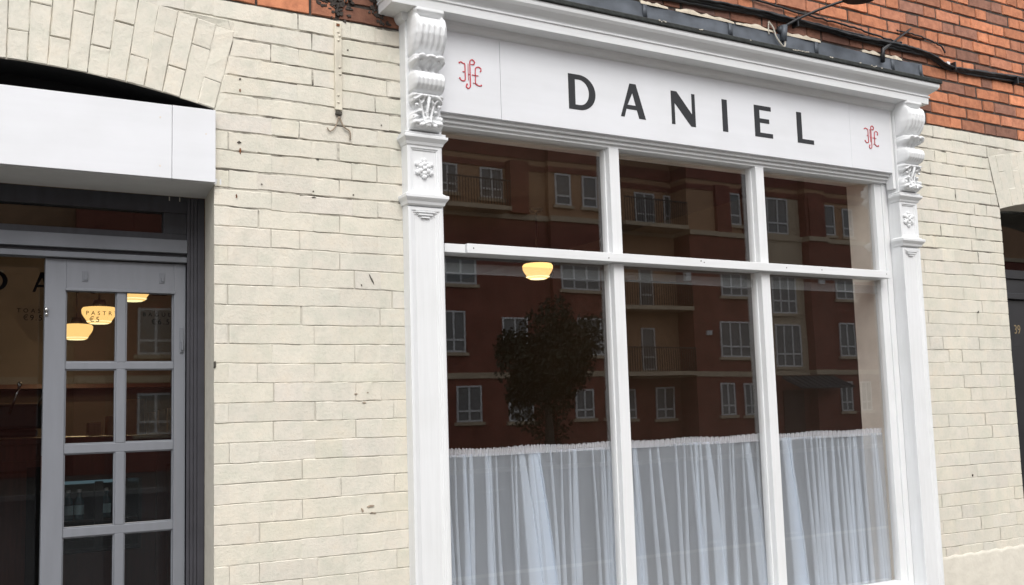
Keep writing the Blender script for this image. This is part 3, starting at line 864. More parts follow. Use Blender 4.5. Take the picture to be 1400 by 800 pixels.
for a, b_ in ((1.851, 2.80), (2.802, 3.745), (3.747, 4.753)):
    frame_panel(sr, a, b_, .02, .499, -.03, [(0, .05), (0, 0), (.07, 0), (.08, .012), (.09, .012), (.10, .02)])
sr.build('stall_riser', 'white_paint_plaster', shop)
def pane(x0, x1, z0, z1, y, tilt, parent, mat='window_glass', yaw=0):
    v = []
    for dy in (0, .004):
        for x, z in ((x0, z0), (x1, z0), (x1, z1), (x0, z1)):
            v.append((x, y + dy + tilt * (z - z0) + yaw * (x - (x0 + x1) / 2), z))
    return MB().add(v, [(3, 2, 1, 0), (4, 5, 6, 7), (0, 1, 5, 4), (1, 2, 6, 5), (2, 3, 7, 6), (3, 0, 4, 7)]).build('window_pane', mat, parent)
for i, (a, b_) in enumerate(((1.87, 2.782), (2.825, 3.722), (3.768, 4.672))):
    pane(a, b_, 2.335, 2.87, .052, (0.0, .001, -.001)[i], shop)
    pane(a, b_, .612, 2.305, .052, (0, .0006, -.0006)[i], shop)
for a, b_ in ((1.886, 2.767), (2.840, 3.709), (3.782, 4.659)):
    MB().box(a, b_, .0585, .0595, 2.222, 2.268).build('reflection_strip', 'painted_reflection', shop)  # added strips painting in the pale reflection below the rail
lin = MB()
lin.box(4.668, 4.87, .077, .238, .5, 2.884); lin.box(1.86, 1.872, .077, .238, .5, 2.884); lin.box(1.86, 4.69, .077, .238, 2.885, 2.948); lin.box(1.86, 4.69, .077, .45, .45, .55)
lin.build('window_lining', 'reveal_plaster', shop)

# ------------------------------------------------------------------ net curtain across the lower half of the window
CY = .100
curt = thing('net_curtain', 'sheer white gathered net curtain across the lower half of the shop window', 'curtain', (3.27, CY, .6))
def curtain():
    XA, XB, ZT, ZB = 1.876, 4.664, 1.432, .57
    rows = 44
    # pleats: start at top x, width and drift grow downwards
    pl = []; x = XA + .02; rr = random.Random(11)
    while x < XB - .03:
        w = rr.choice([.004, .006, .008, .012, .018, .030, .050]) * rr.uniform(.8, 1.2)
        pl.append([x, w, rr.gauss(.006, .013), rr.uniform(.4, 1.4), rr.uniform(0, 6.28)])
        x += rr.choice([.012, .018, .028, .042, .06, .085]) * rr.uniform(.8, 1.25)
    V = []; cols = None
    for r_ in range(rows + 1):
        t = r_ / rows; z = ZT + (ZB - ZT) * t
        row = [(XA, CY)]
        prev = XA + .001
        for i, (px, w, dr, gr, ph) in enumerate(pl):
            p = px + dr * t * 1.1 + .003 * math.sin(ph + t * 5)
            if w > .03 : p = px + (dr * 1.3 + .030) * t + .004 * math.sin(ph + t * 3)
            ww = w * (.45 + .9 * t ** .7 * gr) + .002
            p = max(p, prev + .004)
            amp = .004 + .012 * t
            row += [(p + ww * .85, CY - amp), (p + ww, CY - amp * .7), (p + ww * .92, CY - amp * .1), (p + ww * .1, CY + amp * .1), (p, CY + amp * .5), (p + ww * .15, CY + amp * .9), (p + ww + .004, CY + amp * .6)]
            prev = p + ww * .4
        row.append((XB, CY))
        cols = len(row)
        for xx, yy in row: V.append((min(max(xx, XA), XB), yy + .006 * math.sin(xx * 9 + 1.3 * t), z))
    F = [(r_ * cols + c, r_ * cols + c + 1, (r_ + 1) * cols + c + 1, (r_ + 1) * cols + c) for r_ in range(rows) for c in range(cols - 1)]
    MB().add(V, F).build('net', 'sheer_curtain', curt, True, fix=False)
    # gathered heading on its hidden wire
    n = 1500; V = []; hh = [1.420, 1.428, 1.438, 1.448, 1.456]; rr = random.Random(4)
    ph = np.cumsum([rr.uniform(.5, 1.5) for _ in range(n + 1)])
    for i in range(n + 1):
        xx = XA + (XB - XA) * i / n
        a = .0032 * math.sin(ph[i] * 1.1) + .0025 * math.sin(ph[i] * .37)
        fr = .003 * math.sin(ph[i] * .7) + rr.uniform(-.0015, .0015) + .003 * math.sin(xx * 14)
        for k, z in enumerate(hh): V.append((xx, CY + a * (1, .8, .7, 1, 1.6)[k] - .003, z + (fr if k == 4 else fr * .3)))
    m = len(hh)
    F = [(i * m + k, (i + 1) * m + k, (i + 1) * m + k + 1, i * m + k + 1) for i in range(n) for k in range(m - 1)]
    MB().add(V, F).build('heading', 'sheer_heading', curt, True, fix=False)
    MB().tube([(XA - .01, CY + .004, 1.442), (XB + .005, CY + .004, 1.442)], .0025, 6).build('curtain_wire', 'wire_white', curt)
curtain()

# ------------------------------------------------------------------ white board over the door
sb = thing('signboard', 'blank white painted box board below the brick arch over the grey door', 'sign board', (.15, 0, 2.5))
b_ = MB(); b_.box(-.603, .742, -.030, .0, 2.515, 2.797); b_.box(.7435, .9035, -.0305, .0, 2.5145, 2.7975)
b_.build('board', 'sign_white', sb, bevel=.0015)
b_ = MB(); b_.box(-.603, .9325, .0005, .268, 2.514, 2.536); b_.build('soffit_board', 'white_paint_plaster', sb)
b_ = MB()
for x, z in ((.70, 2.745), (.70, 2.56), (.868, 2.70)): patch(b_, x, z, .004, .004, -.0312, 8)
b_.build('screw_head', 'reveal_plaster', sb)
MB().box(-.63, .95, .17, .19, 2.537, 2.93).build('shade_board', 'shade_black', sb)  # black sheet added to paint the void under the arch dark

# ------------------------------------------------------------------ door surround with transom light
ds = thing('door_surround', 'dark grey grooved door surround with a transom light under the white board', 'door frame', (.15, .28, 0))
j = MB()
for sx in (1, -1):
    xo = .932 if sx == 1 else -.632
    g = [(.862, .873), (.876, .887), (.890, .901), (.904, .930)]
    for a, c in g:
        aa, cc = (a, c) if sx == 1 else (.30 - c, .30 - a)
        j.box(aa, cc, .271, .33, 0, 2.513)
    aa, cc = (.862, .932) if sx == 1 else (-.632, -.562)
    j.box(aa, cc, .277, .34, 0, 2.512)
j.build('jamb', 'shutter_guide', ds, bevel=.001)
t_ = MB(); t_.box(-.562, .861, .272, .33, 2.447, 2.5135); t_.box(-.562, .861, .274, .33, 2.337, 2.362); t_.box(.772, .861, .276, .33, 2.3625, 2.4465)
t_.build('transom_frame', 'dark_frame_paint', ds, bevel=.001)
t_ = MB(); t_.box(-.562, .861, .262, .33, 2.283, 2.3365); t_.build('transom_rail', 'grey_rail_paint', ds, bevel=.002)
t_ = MB(); t_.box(-.562, .861, .283, .33, 2.268, 2.2825); t_.build('shadow_strip', 'dark_frame_paint', ds)
t_ = MB(); t_.box(-.562, .861, .268, .33, 2.246, 2.2675); t_.build('transom_rail', 'grey_rail_paint', ds, bevel=.002)
pane(-.562, .775, 2.36, 2.45, .30, 0, ds, 'dark_glass')
mk = MB()
for x in (.79, .83): mk.box(x, x + .004, .2705, .272, 2.495, 2.512)
mk.build('cobweb', 'wire_white', ds)

# ------------------------------------------------------------------ glazed grey door leaf
DY = .292
door = thing('glazed_door', 'grey painted door leaf with two columns of small panes beside the cream wall', 'door', (.605, DY, 0))
lf = MB()
cols_ = [(.4185, .6015), (.6345, .8165)]
rows_ = [(1.847, 2.124), (1.5365, 1.8205), (1.2255, 1.5025), (.91, 1.1925), (.60, .877)]
DX0, DX1, DZ1 = .345, .861, 2.243
T0, T1 = DY, DY + .042
lf.box(DX0, .4185, T0, T1, .02, DZ1); lf.box(.8165, DX1, T0, T1, .02, DZ1)
lf.box(.4185, .8165, T0 + .0004, T1, 2.124, DZ1 - .001); lf.box(.4185, .8165, T0 + .0004, T1, .02, .60)
for (a, c), (a2, c2) in zip(rows_[1:], rows_[:-1]): lf.box(.4185, .8165, T0 + .004, T1 - .004, c, a2)
for a, c in rows_: lf.box(.6015, .6345, T0 + .003, T1 - .003, a, c)
lo_ = lf.build('leaf', 'grey_door_paint', door, bevel=.002)
hd_ = MB(); hd_.box(.4155, .8195, T0 - .006, T0, 2.121, 2.131); hd_.build('drip_bead', 'grey_door_paint', door, bevel=.001)
gb = MB()
for c0, c1 in cols_:
    for a, c in rows_:
        e = .0045
        for q in ((c0, c0 + e, a, c), (c1 - e, c1, a, c), (c0 + e, c1 - e, a, a + e), (c0 + e, c1 - e, c - e, c)):
            gb.box(q[0], q[1], T0 + .010, T0 + .024, q[2], q[3])
gb.build('glazing_bead', 'grey_door_paint', door, bevel=.001)
for c0, c1 in cols_:
    for a, c in rows_:
        v = [(x, y, z) for y in (T0 + .024, T0 + .027) for x, z in ((c0, a), (c1, a), (c1, c), (c0, c))]
        MB().add(v, [(3, 2, 1, 0), (4, 5, 6, 7)]).build('door_pane', 'door_glass', door)
for x, z in ((.484, 2.178), (.768, 2.182)):
    k = MB(); k.box(x - .010, x + .010, T0 - .0022, T0 - .0001, z - .021, z + .021); k.box(x - .003, x + .009, T0 - .006, T0 - .002, z - .014, z + .004); k.build('fixing_plate', 'grey_rail_paint', door, bevel=.001)
k = MB(); k.box(.838, .852, T0 - .006, T0 - .0001, 1.885, 1.985); k.box(.842, .849, T0 - .016, T0 - .006, 1.895, 1.93); k.build('hinge', 'grey_rail_paint', door, bevel=.001)
k = MB(); k.blob((.350, T0 - .004, 2.045), (.007, .007, .010), 8, 6); k.box(.347, .356, T0 - .004, T0, 2.022, 2.036); k.build('bolt', 'chrome', door, True)
k = MB(); k.box(.343, .3455, T0 + .008, T0 + .034, 1.37, 1.50); k.build('lock_plate', 'chrome', door)

# ------------------------------------------------------------------ inner glass screen carrying the menu lettering
scr = thing('glass_screen', 'lettered glass screen standing behind the grey door with menu names and prices', 'glass screen', (.15, .42, 0))
v = [(x, y, z) for y in (.424, .43) for x, z in ((-.62, .9), (.95, .9), (.95, 2.40), (-.62, 2.40))]
MB().add(v, [(3, 2, 1, 0), (4, 5, 6, 7)]).build('screen_pane', 'door_glass', scr)
MB().box(-.62, .95, .418, .44, .82, .899).build('screen_rail', 'dark_frame_paint', scr)
def scaled(ch, xc, z0, h):
    ws = {'D': .90, 'A': .88, 'N': .90, 'I': .2, 'E': .75, 'L': .73}[ch] * h
    for_ = letter(ch, 0, {'D': .152, 'A': .15, 'N': .152, 'I': .035, 'E': .126, 'L': .122}[ch], 0, .1695)
    s_ = h / .1695; W = {'D': .152, 'A': .15, 'N': .152, 'I': .035, 'E': .126, 'L': .122}[ch] * s_
    return curve_fill([[(xc - W / 2 + x * s_, z0 + z * s_) for x, z in pl_] for pl_ in for_], .4225, .0008)
for ch, xc in (('D', .190), ('A', .346), ('N', .502), ('I', .645), ('E', .785), ('L', .90)):
    MB().add(*scaled(ch, xc, 2.128, .078)).build('letter', 'vinyl_black', scr)
for s_, x, z, h, spc in (('TOASTIE', .258, 2.047, .0165, 1.75), ('€9.50', .280, 2.017, .022, 1.25), ('PASTRY', .504, 2.043, .0165, 1.72), ('€5', .517, 2.015, .022, 1.25), ('BAGUET', .718, 2.042, .0165, 1.85), ('€6.50', .752, 2.010, .022, 1.35)):
    MB().add(*text_fill(s_, x, z, .4225, h * 1.38, spc)).build('lettering', 'vinyl_black', scr)

# ------------------------------------------------------------------ doorway at the right edge
rd = thing('black_door', 'black recessed house door with glazed fanlight numbered 39', 'door', (6.52, .3, 0))
m = MB(); m.box(5.70, 7.32, .31, .36, 2.41, 2.47); m.box(5.70, 7.32, .30, .36, 2.27, 2.31); m.build('transom_bar', 'black_paint', rd, bevel=.003)
m = MB(); m.box(5.70, 5.90, .32, .38, 0, 2.268); m.box(7.10, 7.32, .32, .38, 0, 2.268); m.box(5.70, 7.32, .33, .38, 2.311, 2.409); m.build('frame', 'black_paint', rd, bevel=.002)
m = MB(); m.box(5.902, 7.098, .335, .38, .01, 2.266)
for a, c in ((6.0, 6.45), (6.55, 7.0)):
    for z0, z1 in ((.15, .95), (1.15, 1.95)): frame_panel(m, a, c, z0, z1, .3345, [(0, 0), (.012, .008), (.03, .008), (.04, .002)])
m.build('door_leaf', 'black_paint', rd, bevel=.002)
MB().box(5.70, 7.32, .335, .345, 2.471, 2.92).build('fanlight', 'dark_glass', rd)
MB().box(5.60, 7.40, .40, .42, 0, 3.0).build('backing', 'shade_black', rd)
v, f = text_fill('39', 6.262, 2.035, .299, .085, 1.0, .002, .85)
MB().add(v, f).build('number', 'brass_number', rd)

# ------------------------------------------------------------------ strap on the wall, cables, wall lights
st = thing('pipe_strap', 'narrow cream painted strip with dark forked foot on the wall between arch and shopfront', 'metal strip', (1.41, 0, 2.85))
m = MB(); m.box(1.394, 1.424, -.014, .004, 2.868, 3.245); m.build('strip', 'strap_paint', st, bevel=.003)
m = MB()
for z in (3.20, 3.185, 3.165, 3.05, 3.02, 2.90, 2.93): m.blob((1.409 + random.uniform(-.006, .006), -.015, z), (.006, .003, .005), 7, 5, .2)
m.build('blister', 'strap_paint', st, True)
m = MB()
for z in (3.232,): m.box(1.401 + random.uniform(-.003, .003), 1.415, -.0165, -.0135, z - .007, z + .004)
m.build('rust_spot', 'rust', st)
m = MB(); m.box(1.396, 1.422, -.016, .0, 2.848, 2.862); m.build('clip', 'dirt', st, bevel=.002)
m = MB(); m.tube(catmull([(1.409, -.008, 2.842), (1.395, -.010, 2.80), (1.372, -.009, 2.775), (1.358, -.008, 2.79)], 4), .0026, 6); m.tube(catmull([(1.410, -.008, 2.842), (1.430, -.010, 2.80), (1.455, -.009, 2.785), (1.458, -.007, 2.75)], 4), .0034, 6); m.build('forked_foot', 'bare_chip', st, True)
so_ = MB()
for k in range(90):
    patch(so_, 1.41 + random.gauss(0, .035), 3.335 + random.gauss(0, .03), random.uniform(.004, .012), random.uniform(.004, .010), -.0030 - .00003 * k)
for k in range(60):
    patch(so_, 1.615 + random.gauss(0, .025), 3.36 + random.gauss(0, .045), random.uniform(.004, .014), random.uniform(.004, .012), -.0030 - .00003 * k)
so_.build('soot_stain', 'bare_mortar', wall)

def cable(pts, r, seed):
    rr = random.Random(seed); P = catmull(pts, 10)
    return [p + Vector((0, rr.uniform(-.002, .002), rr.uniform(-.003, .003))) for p in P]
cb = thing('cable_bundle', 'thick bundle of black cables running along the brick above the cornice', 'cable', (3.6, -.03, 3.7))
base = [(2.2, 3.70), (2.7, 3.69), (3.01, 3.682), (3.39, 3.697), (3.80, 3.707), (4.24, 3.705), (4.59, 3.697), (4.906, 3.698), (5.17, 3.690), (5.37, 3.640), (5.72, 3.645), (6.10, 3.668), (6.9, 3.70), (8.05, 3.72)]
for i, (dz, dy, r_) in enumerate(((.0, -.018, .011), (.016, -.014, .008), (-.013, -.012, .008), (.004, -.032, .007))):
    rr = random.Random(i)
    MB().tube(cable([(x, dy, z + dz + rr.uniform(-.006, .006)) for x, z in base], r_, i), r_, 7).build('cable', 'cable_black', cb, True)
m = MB()
for x in (3.2, 4.05, 5.38, 6.0): m.box(x, x + .010, -.042, .0, 3.672 if x < 5.2 else 3.622, 3.728 if x < 5.2 else 3.672)
m.build('cable_clip', 'cable_black', cb)
tag(MB().tube(cable([(2.2, -.012, 3.83), (3.0, -.012, 3.80), (3.60, -.012, 3.79), (4.10, -.012, 3.765), (4.50, -.014, 3.755), (4.75, -.014, 3.735), (4.93, -.016, 3.725)], .006, 9), .006, 6).build('thin_cable', 'cable_black', None, True), 'thin black cable wavering above the thick bundle over the cornice', 'cable')
tag(MB().tube(cable([(5.33, -.014, 3.73), (5.28, -.014, 3.77), (5.10, -.012, 3.80), (4.9, -.012, 3.80)], .005, 12), .005, 6).build('thin_cable', 'cable_black', None, True), 'short black cable curving down into the bundle beyond the cornice end', 'cable')
tag(MB().tube([(4.735, -.03, 3.575), (4.742, -.03, 3.65), (4.86, -.025, 3.725), (5.02, -.016, 3.828)], [.013, .013, .006, .006], 7).build('cable_stub', 'cable_black', None, True), 'black rod slanting up the bricks from the lead flashing near the cornice end', 'cable')
wl = thing('wall_light', 'black light bracket with a long slanting arm above the cornice middle', 'wall light', (3.95, 0, 3.6))
m = MB(); m.tube([(3.955, -.004, 3.64), (3.955, -.03, 3.645)], [.028, .022], 10); m.tube([(3.952, -.026, 3.575), (3.955, -.03, 3.66)], [.016, .020], 8); m.build('bracket', 'lead', wl, True)
m = MB(); m.tube(catmull([(3.955, -.03, 3.655), (4.10, -.05, 3.735), (4.27, -.11, 3.81), (4.40, -.19, 3.85), (4.43, -.22, 3.85)], 5), .0075, 7); m.build('arm', 'cable_black', wl, True)
m = MB(); m.lathe((4.36, -.22, 3.82), [(.0, .10), (.02, .10), (.03, .05), (.085, .02), (.10, .004), (.095, .0), (.0, .02)], 20); m.build('shade', 'cable_black', wl, True)
m = MB(); m.tube(catmull([(3.86, -.012, 3.675), (3.885, -.02, 3.64), (3.90, -.024, 3.59), (3.935, -.03, 3.545), (3.955, -.03, 3.548), (3.958, -.03, 3.60)], 6), .005, 6); m.tube(catmull([(3.862, -.012, 3.672), (3.855, -.014, 3.63), (3.858, -.013, 3.60)], 4), .004, 6); m.build('wire', 'wire_white', wl, True)
tag(MB().box(5.325, 5.35, -.03, .0, 3.645, 3.67).build('cable_tag', 'upvc', None, bevel=.002), 'tiny white tag fixed on the black cables past the cornice end', 'tag')

# ------------------------------------------------------------------ the room behind
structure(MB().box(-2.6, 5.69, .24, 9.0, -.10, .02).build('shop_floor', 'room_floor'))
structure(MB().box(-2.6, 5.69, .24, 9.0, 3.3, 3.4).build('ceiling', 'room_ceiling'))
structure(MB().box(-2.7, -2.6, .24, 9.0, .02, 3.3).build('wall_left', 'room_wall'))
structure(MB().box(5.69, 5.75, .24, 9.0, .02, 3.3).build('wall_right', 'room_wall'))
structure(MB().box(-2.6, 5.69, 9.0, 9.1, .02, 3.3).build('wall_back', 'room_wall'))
def pendant(x, y, z, k, label, watts=6):
    """schoolhouse shade: wide shallow opal bowl under a dark gallery on a stem"""
    p = thing('pendant_lamp', label, 'pendant lamp', (x, y, z), 'lit glass lamps inside the shop')
    m = MB(); m.lathe((x, y, z), [(.0, .0), (.09 * k, .0), (.105 * k, .006 * k), (.118 * k, .03 * k), (.148 * k, .075 * k), (.160 * k, .10 * k), (.163 * k, .135 * k), (.150 * k, .155 * k), (.06 * k, .165 * k)], 32)
    m.build('shade', 'lamp_glow', p, True)
    m = MB(); m.lathe((x, y, z), [(.0, -.002), (.085 * k, -.002), (.10 * k, .004), (.1075 * k, .011 * k), (.1, .02 * k)], 32); m.build('shade_base', 'lamp_glow_under', p, True)
    m = MB(); m.lathe((x, y, z), [(.0, .235 * k), (.055 * k, .23 * k), (.065 * k, .17 * k), (.06 * k, .163 * k)], 20); m.tube([(x, y, z + .22 * k), (x, y, 3.3)], .009, 8); m.lathe((x, y, 3.3), [(.0, -.03), (.05, -.025), (.06, 0)], 16)
    m.build('fitting', 'machine_black', p, True)
    l = bpy.data.lights.new('bulb', 'POINT'); l.energy = watts; l.color = (1, .66, .36); l.shadow_soft_size = 0
    o = bpy.data.objects.new('bulb', l); COL.objects.link(o); o.parent = p; o.location = (0, 0, -.12)
pendant(1.175, 5.2, 2.468, .86, 'lit glass pendant lamp seen whole through the upper left door pane')
pendant(1.088, 6.0, 2.395, .86, 'lit glass pendant lamp lowest in view and half behind the door stile')
pendant(1.285, 4.2, 2.550, .82, 'lit glass pendant lamp cut by the top rail of the grey door')
pendant(4.31, 3.2, 2.712, .78, 'lit glass pendant lamp glowing behind the left window bay below the rail', 1.2)
pendant(3.46, 3.6, 2.57, .86, 'lit glass pendant lamp peeping out at the left edge of the shop window', 1.2)

bbar = thing('bar_cabinet', 'dark red timber back bar with panelled front behind the door', 'bar', (.3, 3.2, 0))
m = MB(); m.box(-1.6, .70, 3.2, 3.8, .02, 1.50); m.box(1.19, 2.4, 3.2, 3.8, .02, 1.50); m.box(.70, 1.19, 3.2, 3.8, .02, .80); m.box(.70, 1.19, 3.2, 3.8, 1.26, 1.50); m.box(.70, 1.19, 3.75, 3.8, .80, 1.26)
m.build('cabinet', 'mahogany', bbar)
m = MB(); m.box(-1.65, 2.45, 3.15, 3.85, 1.501, 1.54); m.build('top', 'mahogany', bbar, bevel=.006)
m = MB()
for a, c in ((-1.5, -.75), (-.68, .0), (.04, .62), (1.28, 1.8), (1.86, 2.35)): frame_panel(m, a, c, .2, 1.40, 3.185, [(0, .015), (0, 0), (.06, 0), (.075, .012), (.10, .012)])
m.build('front_panel', 'mahogany', bbar)
m = MB(); m.box(.50, .66, 3.170, 3.186, .05, 1.36); m.build('painted_recess', 'shade_black', bbar)  # black slab on the front, painting in the shade of a recess
fr = thing('drinks_fridge', 'open lit drinks fridge set in the dark red back bar', 'fridge', (.94, 3.5, .8))
m = MB(); m.box(.702, .72, 3.19, 3.74, .81, 1.25); m.box(1.17, 1.188, 3.19, 3.74, .81, 1.25); m.box(.72, 1.17, 3.19, 3.74, .81, .83); m.box(.90, .95, 3.185, 3.2, .83, 1.25); m.box(.72, 1.17, 3.70, 3.74, .83, 1.25); m.build('case', 'machine_black', fr)
m = MB(); m.box(.725, 1.165, 3.22, 3.70, 1.0, 1.008); m.build('shelf', 'chrome', fr)
MB().box(.74, 1.15, 3.66, 3.69, 1.215, 1.235).build('light_strip', 'fridge_glow', fr)
def bottle(x, z, lab, mat):
    b = thing('bottle', lab, 'bottle', (x, 3.30, z), 'bottles in the drinks fridge')
    m = MB(); m.lathe((x, 3.30, z), [(0, 0), (.028, .0), (.030, .01), (.030, .11), (.012, .15), (.012, .175)], 14); m.build('glass', mat, b, True)
    m = MB(); m.lathe((x, 3.30, z), [(.0125, .172), (.0135, .172), (.0135, .19), (0, .19)], 12); m.build('cap', 'upvc', b)
    m = MB(); m.lathe((x, 3.30, z), [(.0305, .03), (.0305, .09)], 14); m.build('paper_label', 'fridge_label', b)
simple('bottle_teal', (.04, .10, .12), .15, bmp=0); simple('fridge_label', (.55, .75, .80), .6, bmp=0)
for x, w_ in ((.755, 'bottle at the door stile end of the fridge shelf'), (.82, 'bottle next to the dark post on the door stile side'), (.985, 'bottle just past the dark post in the lit fridge'), (1.06, 'bottle farthest from the door stile on the fridge shelf')): bottle(x, 1.009, 'teal glass ' + w_, 'bottle_teal')
em = thing('espresso_machine', 'dark espresso machine with chrome levers on the back bar left of the door leaf', 'coffee machine', (.45, 3.45, 1.541))
m = MB(); m.box(.10, .62, 3.28, 3.70, 1.60, 1.76); m.box(.14, .58, 3.40, 3.70, 1.545, 1.60); m.build('body', 'machine_black', em, bevel=.02)
m = MB()
for x in (.40, .55): m.tube([(x, 3.26, 1.70), (x + .03, 3.20, 1.80), (x + .05, 3.18, 1.87)], .008, 6); m.blob((x + .05, 3.18, 1.88), (.014, .014, .02), 8, 6)
m.tube([(.62, 3.27, 1.62), (.66, 3.25, 1.58), (.655, 3.25, 1.545)], .007, 6)
m.build('lever', 'chrome', em, True)
for i, (x, y, w_, h, lab) in enumerate(((1.02, 3.50, .10, .13, 'small brown box on the back bar behind the second pane row'), (1.13, 3.45, .12, .24, 'tallest brown box on the back bar next to the paper bags'), (.90, 3.5, .08, .09, 'smallest brown box on the back bar nearest the espresso machine'))):
    m = MB(); m.box(x, x + w_, y, y + .15, 1.541, 1.541 + h); m.box(x + w_ * .4, x + w_ * .6, y - .001, y + .151, 1.54, 1.5415 + h); tag(m.build('cardboard_box', 'cardboard', None, bevel=.003), lab, 'box', 'boxes on the back bar')
for i in range(5):
    x = 1.27 + i * .062; m = MB(); h = .15 + .012 * (i % 3)
    v = [(x, 3.4, 1.541), (x + .055, 3.4, 1.541), (x + .055, 3.5, 1.541), (x, 3.5, 1.541), (x + .004, 3.43, 1.541 + h), (x + .05, 3.43, 1.541 + h), (x + .05, 3.46, 1.541 + h), (x + .004, 3.46, 1.541 + h)]
    m.add(v, [(0, 1, 5, 4), (1, 2, 6, 5), (2, 3, 7, 6), (3, 0, 4, 7), (4, 5, 6, 7), (0, 3, 2, 1)])
    tag(m.build('paper_bag', 'paper_bag', None), 'brown paper bag standing %s in the row of bags on the back bar' % ('first', 'second', 'third', 'fourth', 'last')[i], 'paper bag', 'paper bags on the back bar')
tr_ = thing('wall_shelf', 'dark wooden shelf on the rear wall above the back bar', 'shelf', (.5, 6.85, 1.9))
m = MB(); m.box(-1.6, 2.4, 6.7, 6.999, 1.98, 2.02); m.build('board', 'mahogany', tr_)
m = MB(); m.box(-1.4, -1.36, 6.71, 6.999, 1.80, 1.979); m.box(2.2, 2.24, 6.71, 6.999, 1.80, 1.979); m.build('bracket', 'machine_black', tr_)
structure(MB().box(-2.59, 2.6, 7.0, 7.1, .021, 3.299).build('wall_inner', 'room_wall'))

# ------------------------------------------------------------------ apartment block across the street (seen in the window glass)
AD = -32.0
ab = thing('apartment_building', 'four storey red and tan brick apartment block across the street mirrored in the shop window', 'apartment building', (24, AD, 0))
zt = 14.2
def apart(name, mat, x0, x1, y1, z0, z1): return MB().box(x0, x1, AD - 12, y1, z0, z1).build(name, mat, ab)
# facade in vertical strips that stand forward or back
strips = [(-14, -6, 'apartment_brick', 0), (-6, 4, 'apartment_brick_tan', -.4), (4, 12, 'apartment_brick', 0), (12, 17.2, 'apartment_brick_tan', -.4), (17.2, 22.6, 'apartment_brick', 0), (22.6, 26.3, 'apartment_brick', .25), (26.3, 30.2, 'render_tan', -.9),
          (30.2, 34.6, 'apartment_brick', .25), (34.6, 37.8, 'render_cream', -.15), (37.8, 39.2, 'apartment_brick', .35), (39.2, 43, 'apartment_brick', 0), (43, 50, 'apartment_brick_tan', -.4), (50, 60, 'apartment_brick', 0)]
for x0, x1, mt, dy in strips:
    apart('wall', 'apartment_brick', x0, x1, AD + dy, 0, 3.08)
    apart('wall', mt, x0, x1, AD + dy, 3.32, 9.75)
    top_mt = 'render_tan' if mt == 'apartment_brick' and x0 not in (37.8,) else mt
    apart('wall', top_mt, x0, x1, AD + dy - .1, 9.98, 11.95)
    apart('wall', 'apartment_brick', x0, x1, AD + dy - .05, 11.95, 12.2)
    apart('wall', 'render_tan', x0, x1, AD + dy - .1, 12.2, 12.45)
    apart('wall', 'apartment_brick', x0, x1, AD + dy - .05, 12.45, 13.0)
    apart('wall', 'render_tan', x0, x1, AD + dy - .12, 13.0, zt)
    apart('string_course', 'render_cream', x0, x1, AD + dy + .06, 3.081, 3.319)
    apart('string_course', 'render_cream', x0, x1, AD + dy + .08, 9.751, 9.979)
for x in (20.6, 31.9, 33.6, 38.0): MB().box(x, x + .9, AD - 1, AD + .33, 9.981, 12.24).build('pilaster_strip', 'apartment_brick', ab)
m = MB(); m.prism_x([(AD + .9, zt), (AD + .9, zt + .2), (AD - 6, zt + 2.6), (AD - 12.5, zt + .2), (AD - 12.5, zt)], -14.3, 60.3); m.build('roof', 'slate_roof', ab)
def face(x):
    for x0, x1, mt, dy in strips:
        if x0 <= x < x1: return dy
    return 0
def window(x0, x1, z0, z1, mull=1, trans=True, off=0.0):
    y = AD + face((x0 + x1) / 2) + off
    m = MB(); t = .07; d0, d1 = y - .02, y + .07
    m.box(x0, x0 + t, d0, d1, z0, z1); m.box(x1 - t, x1, d0, d1, z0, z1); m.box(x0 + t, x1 - t, d0, d1, z0, z0 + t); m.box(x0 + t, x1 - t, d0, d1, z1 - t, z1)
    for k in range(mull):
        c = x0 + (x1 - x0) * (k + 1) / (mull + 1); m.box(c - .04, c + .04, d0, d1 - .01, z0 + t, z1 - t)
    if trans: zz = z0 + (z1 - z0) * .30; m.box(x0 + t, x1 - t, d0, d1 - .015, zz - .04, zz + .04)
    w = m.build('window', 'upvc', ab)
    MB().box(x0 + .02, x1 - .02, y - .03, y + .03, z0 + .02, z1 - .02).build('pane', 'far_glass', w)
    MB().box(x0 - .12, x1 + .12, y - .02, y + .12, z0 - .14, z0 - .005).build('sill', 'render_cream', w)
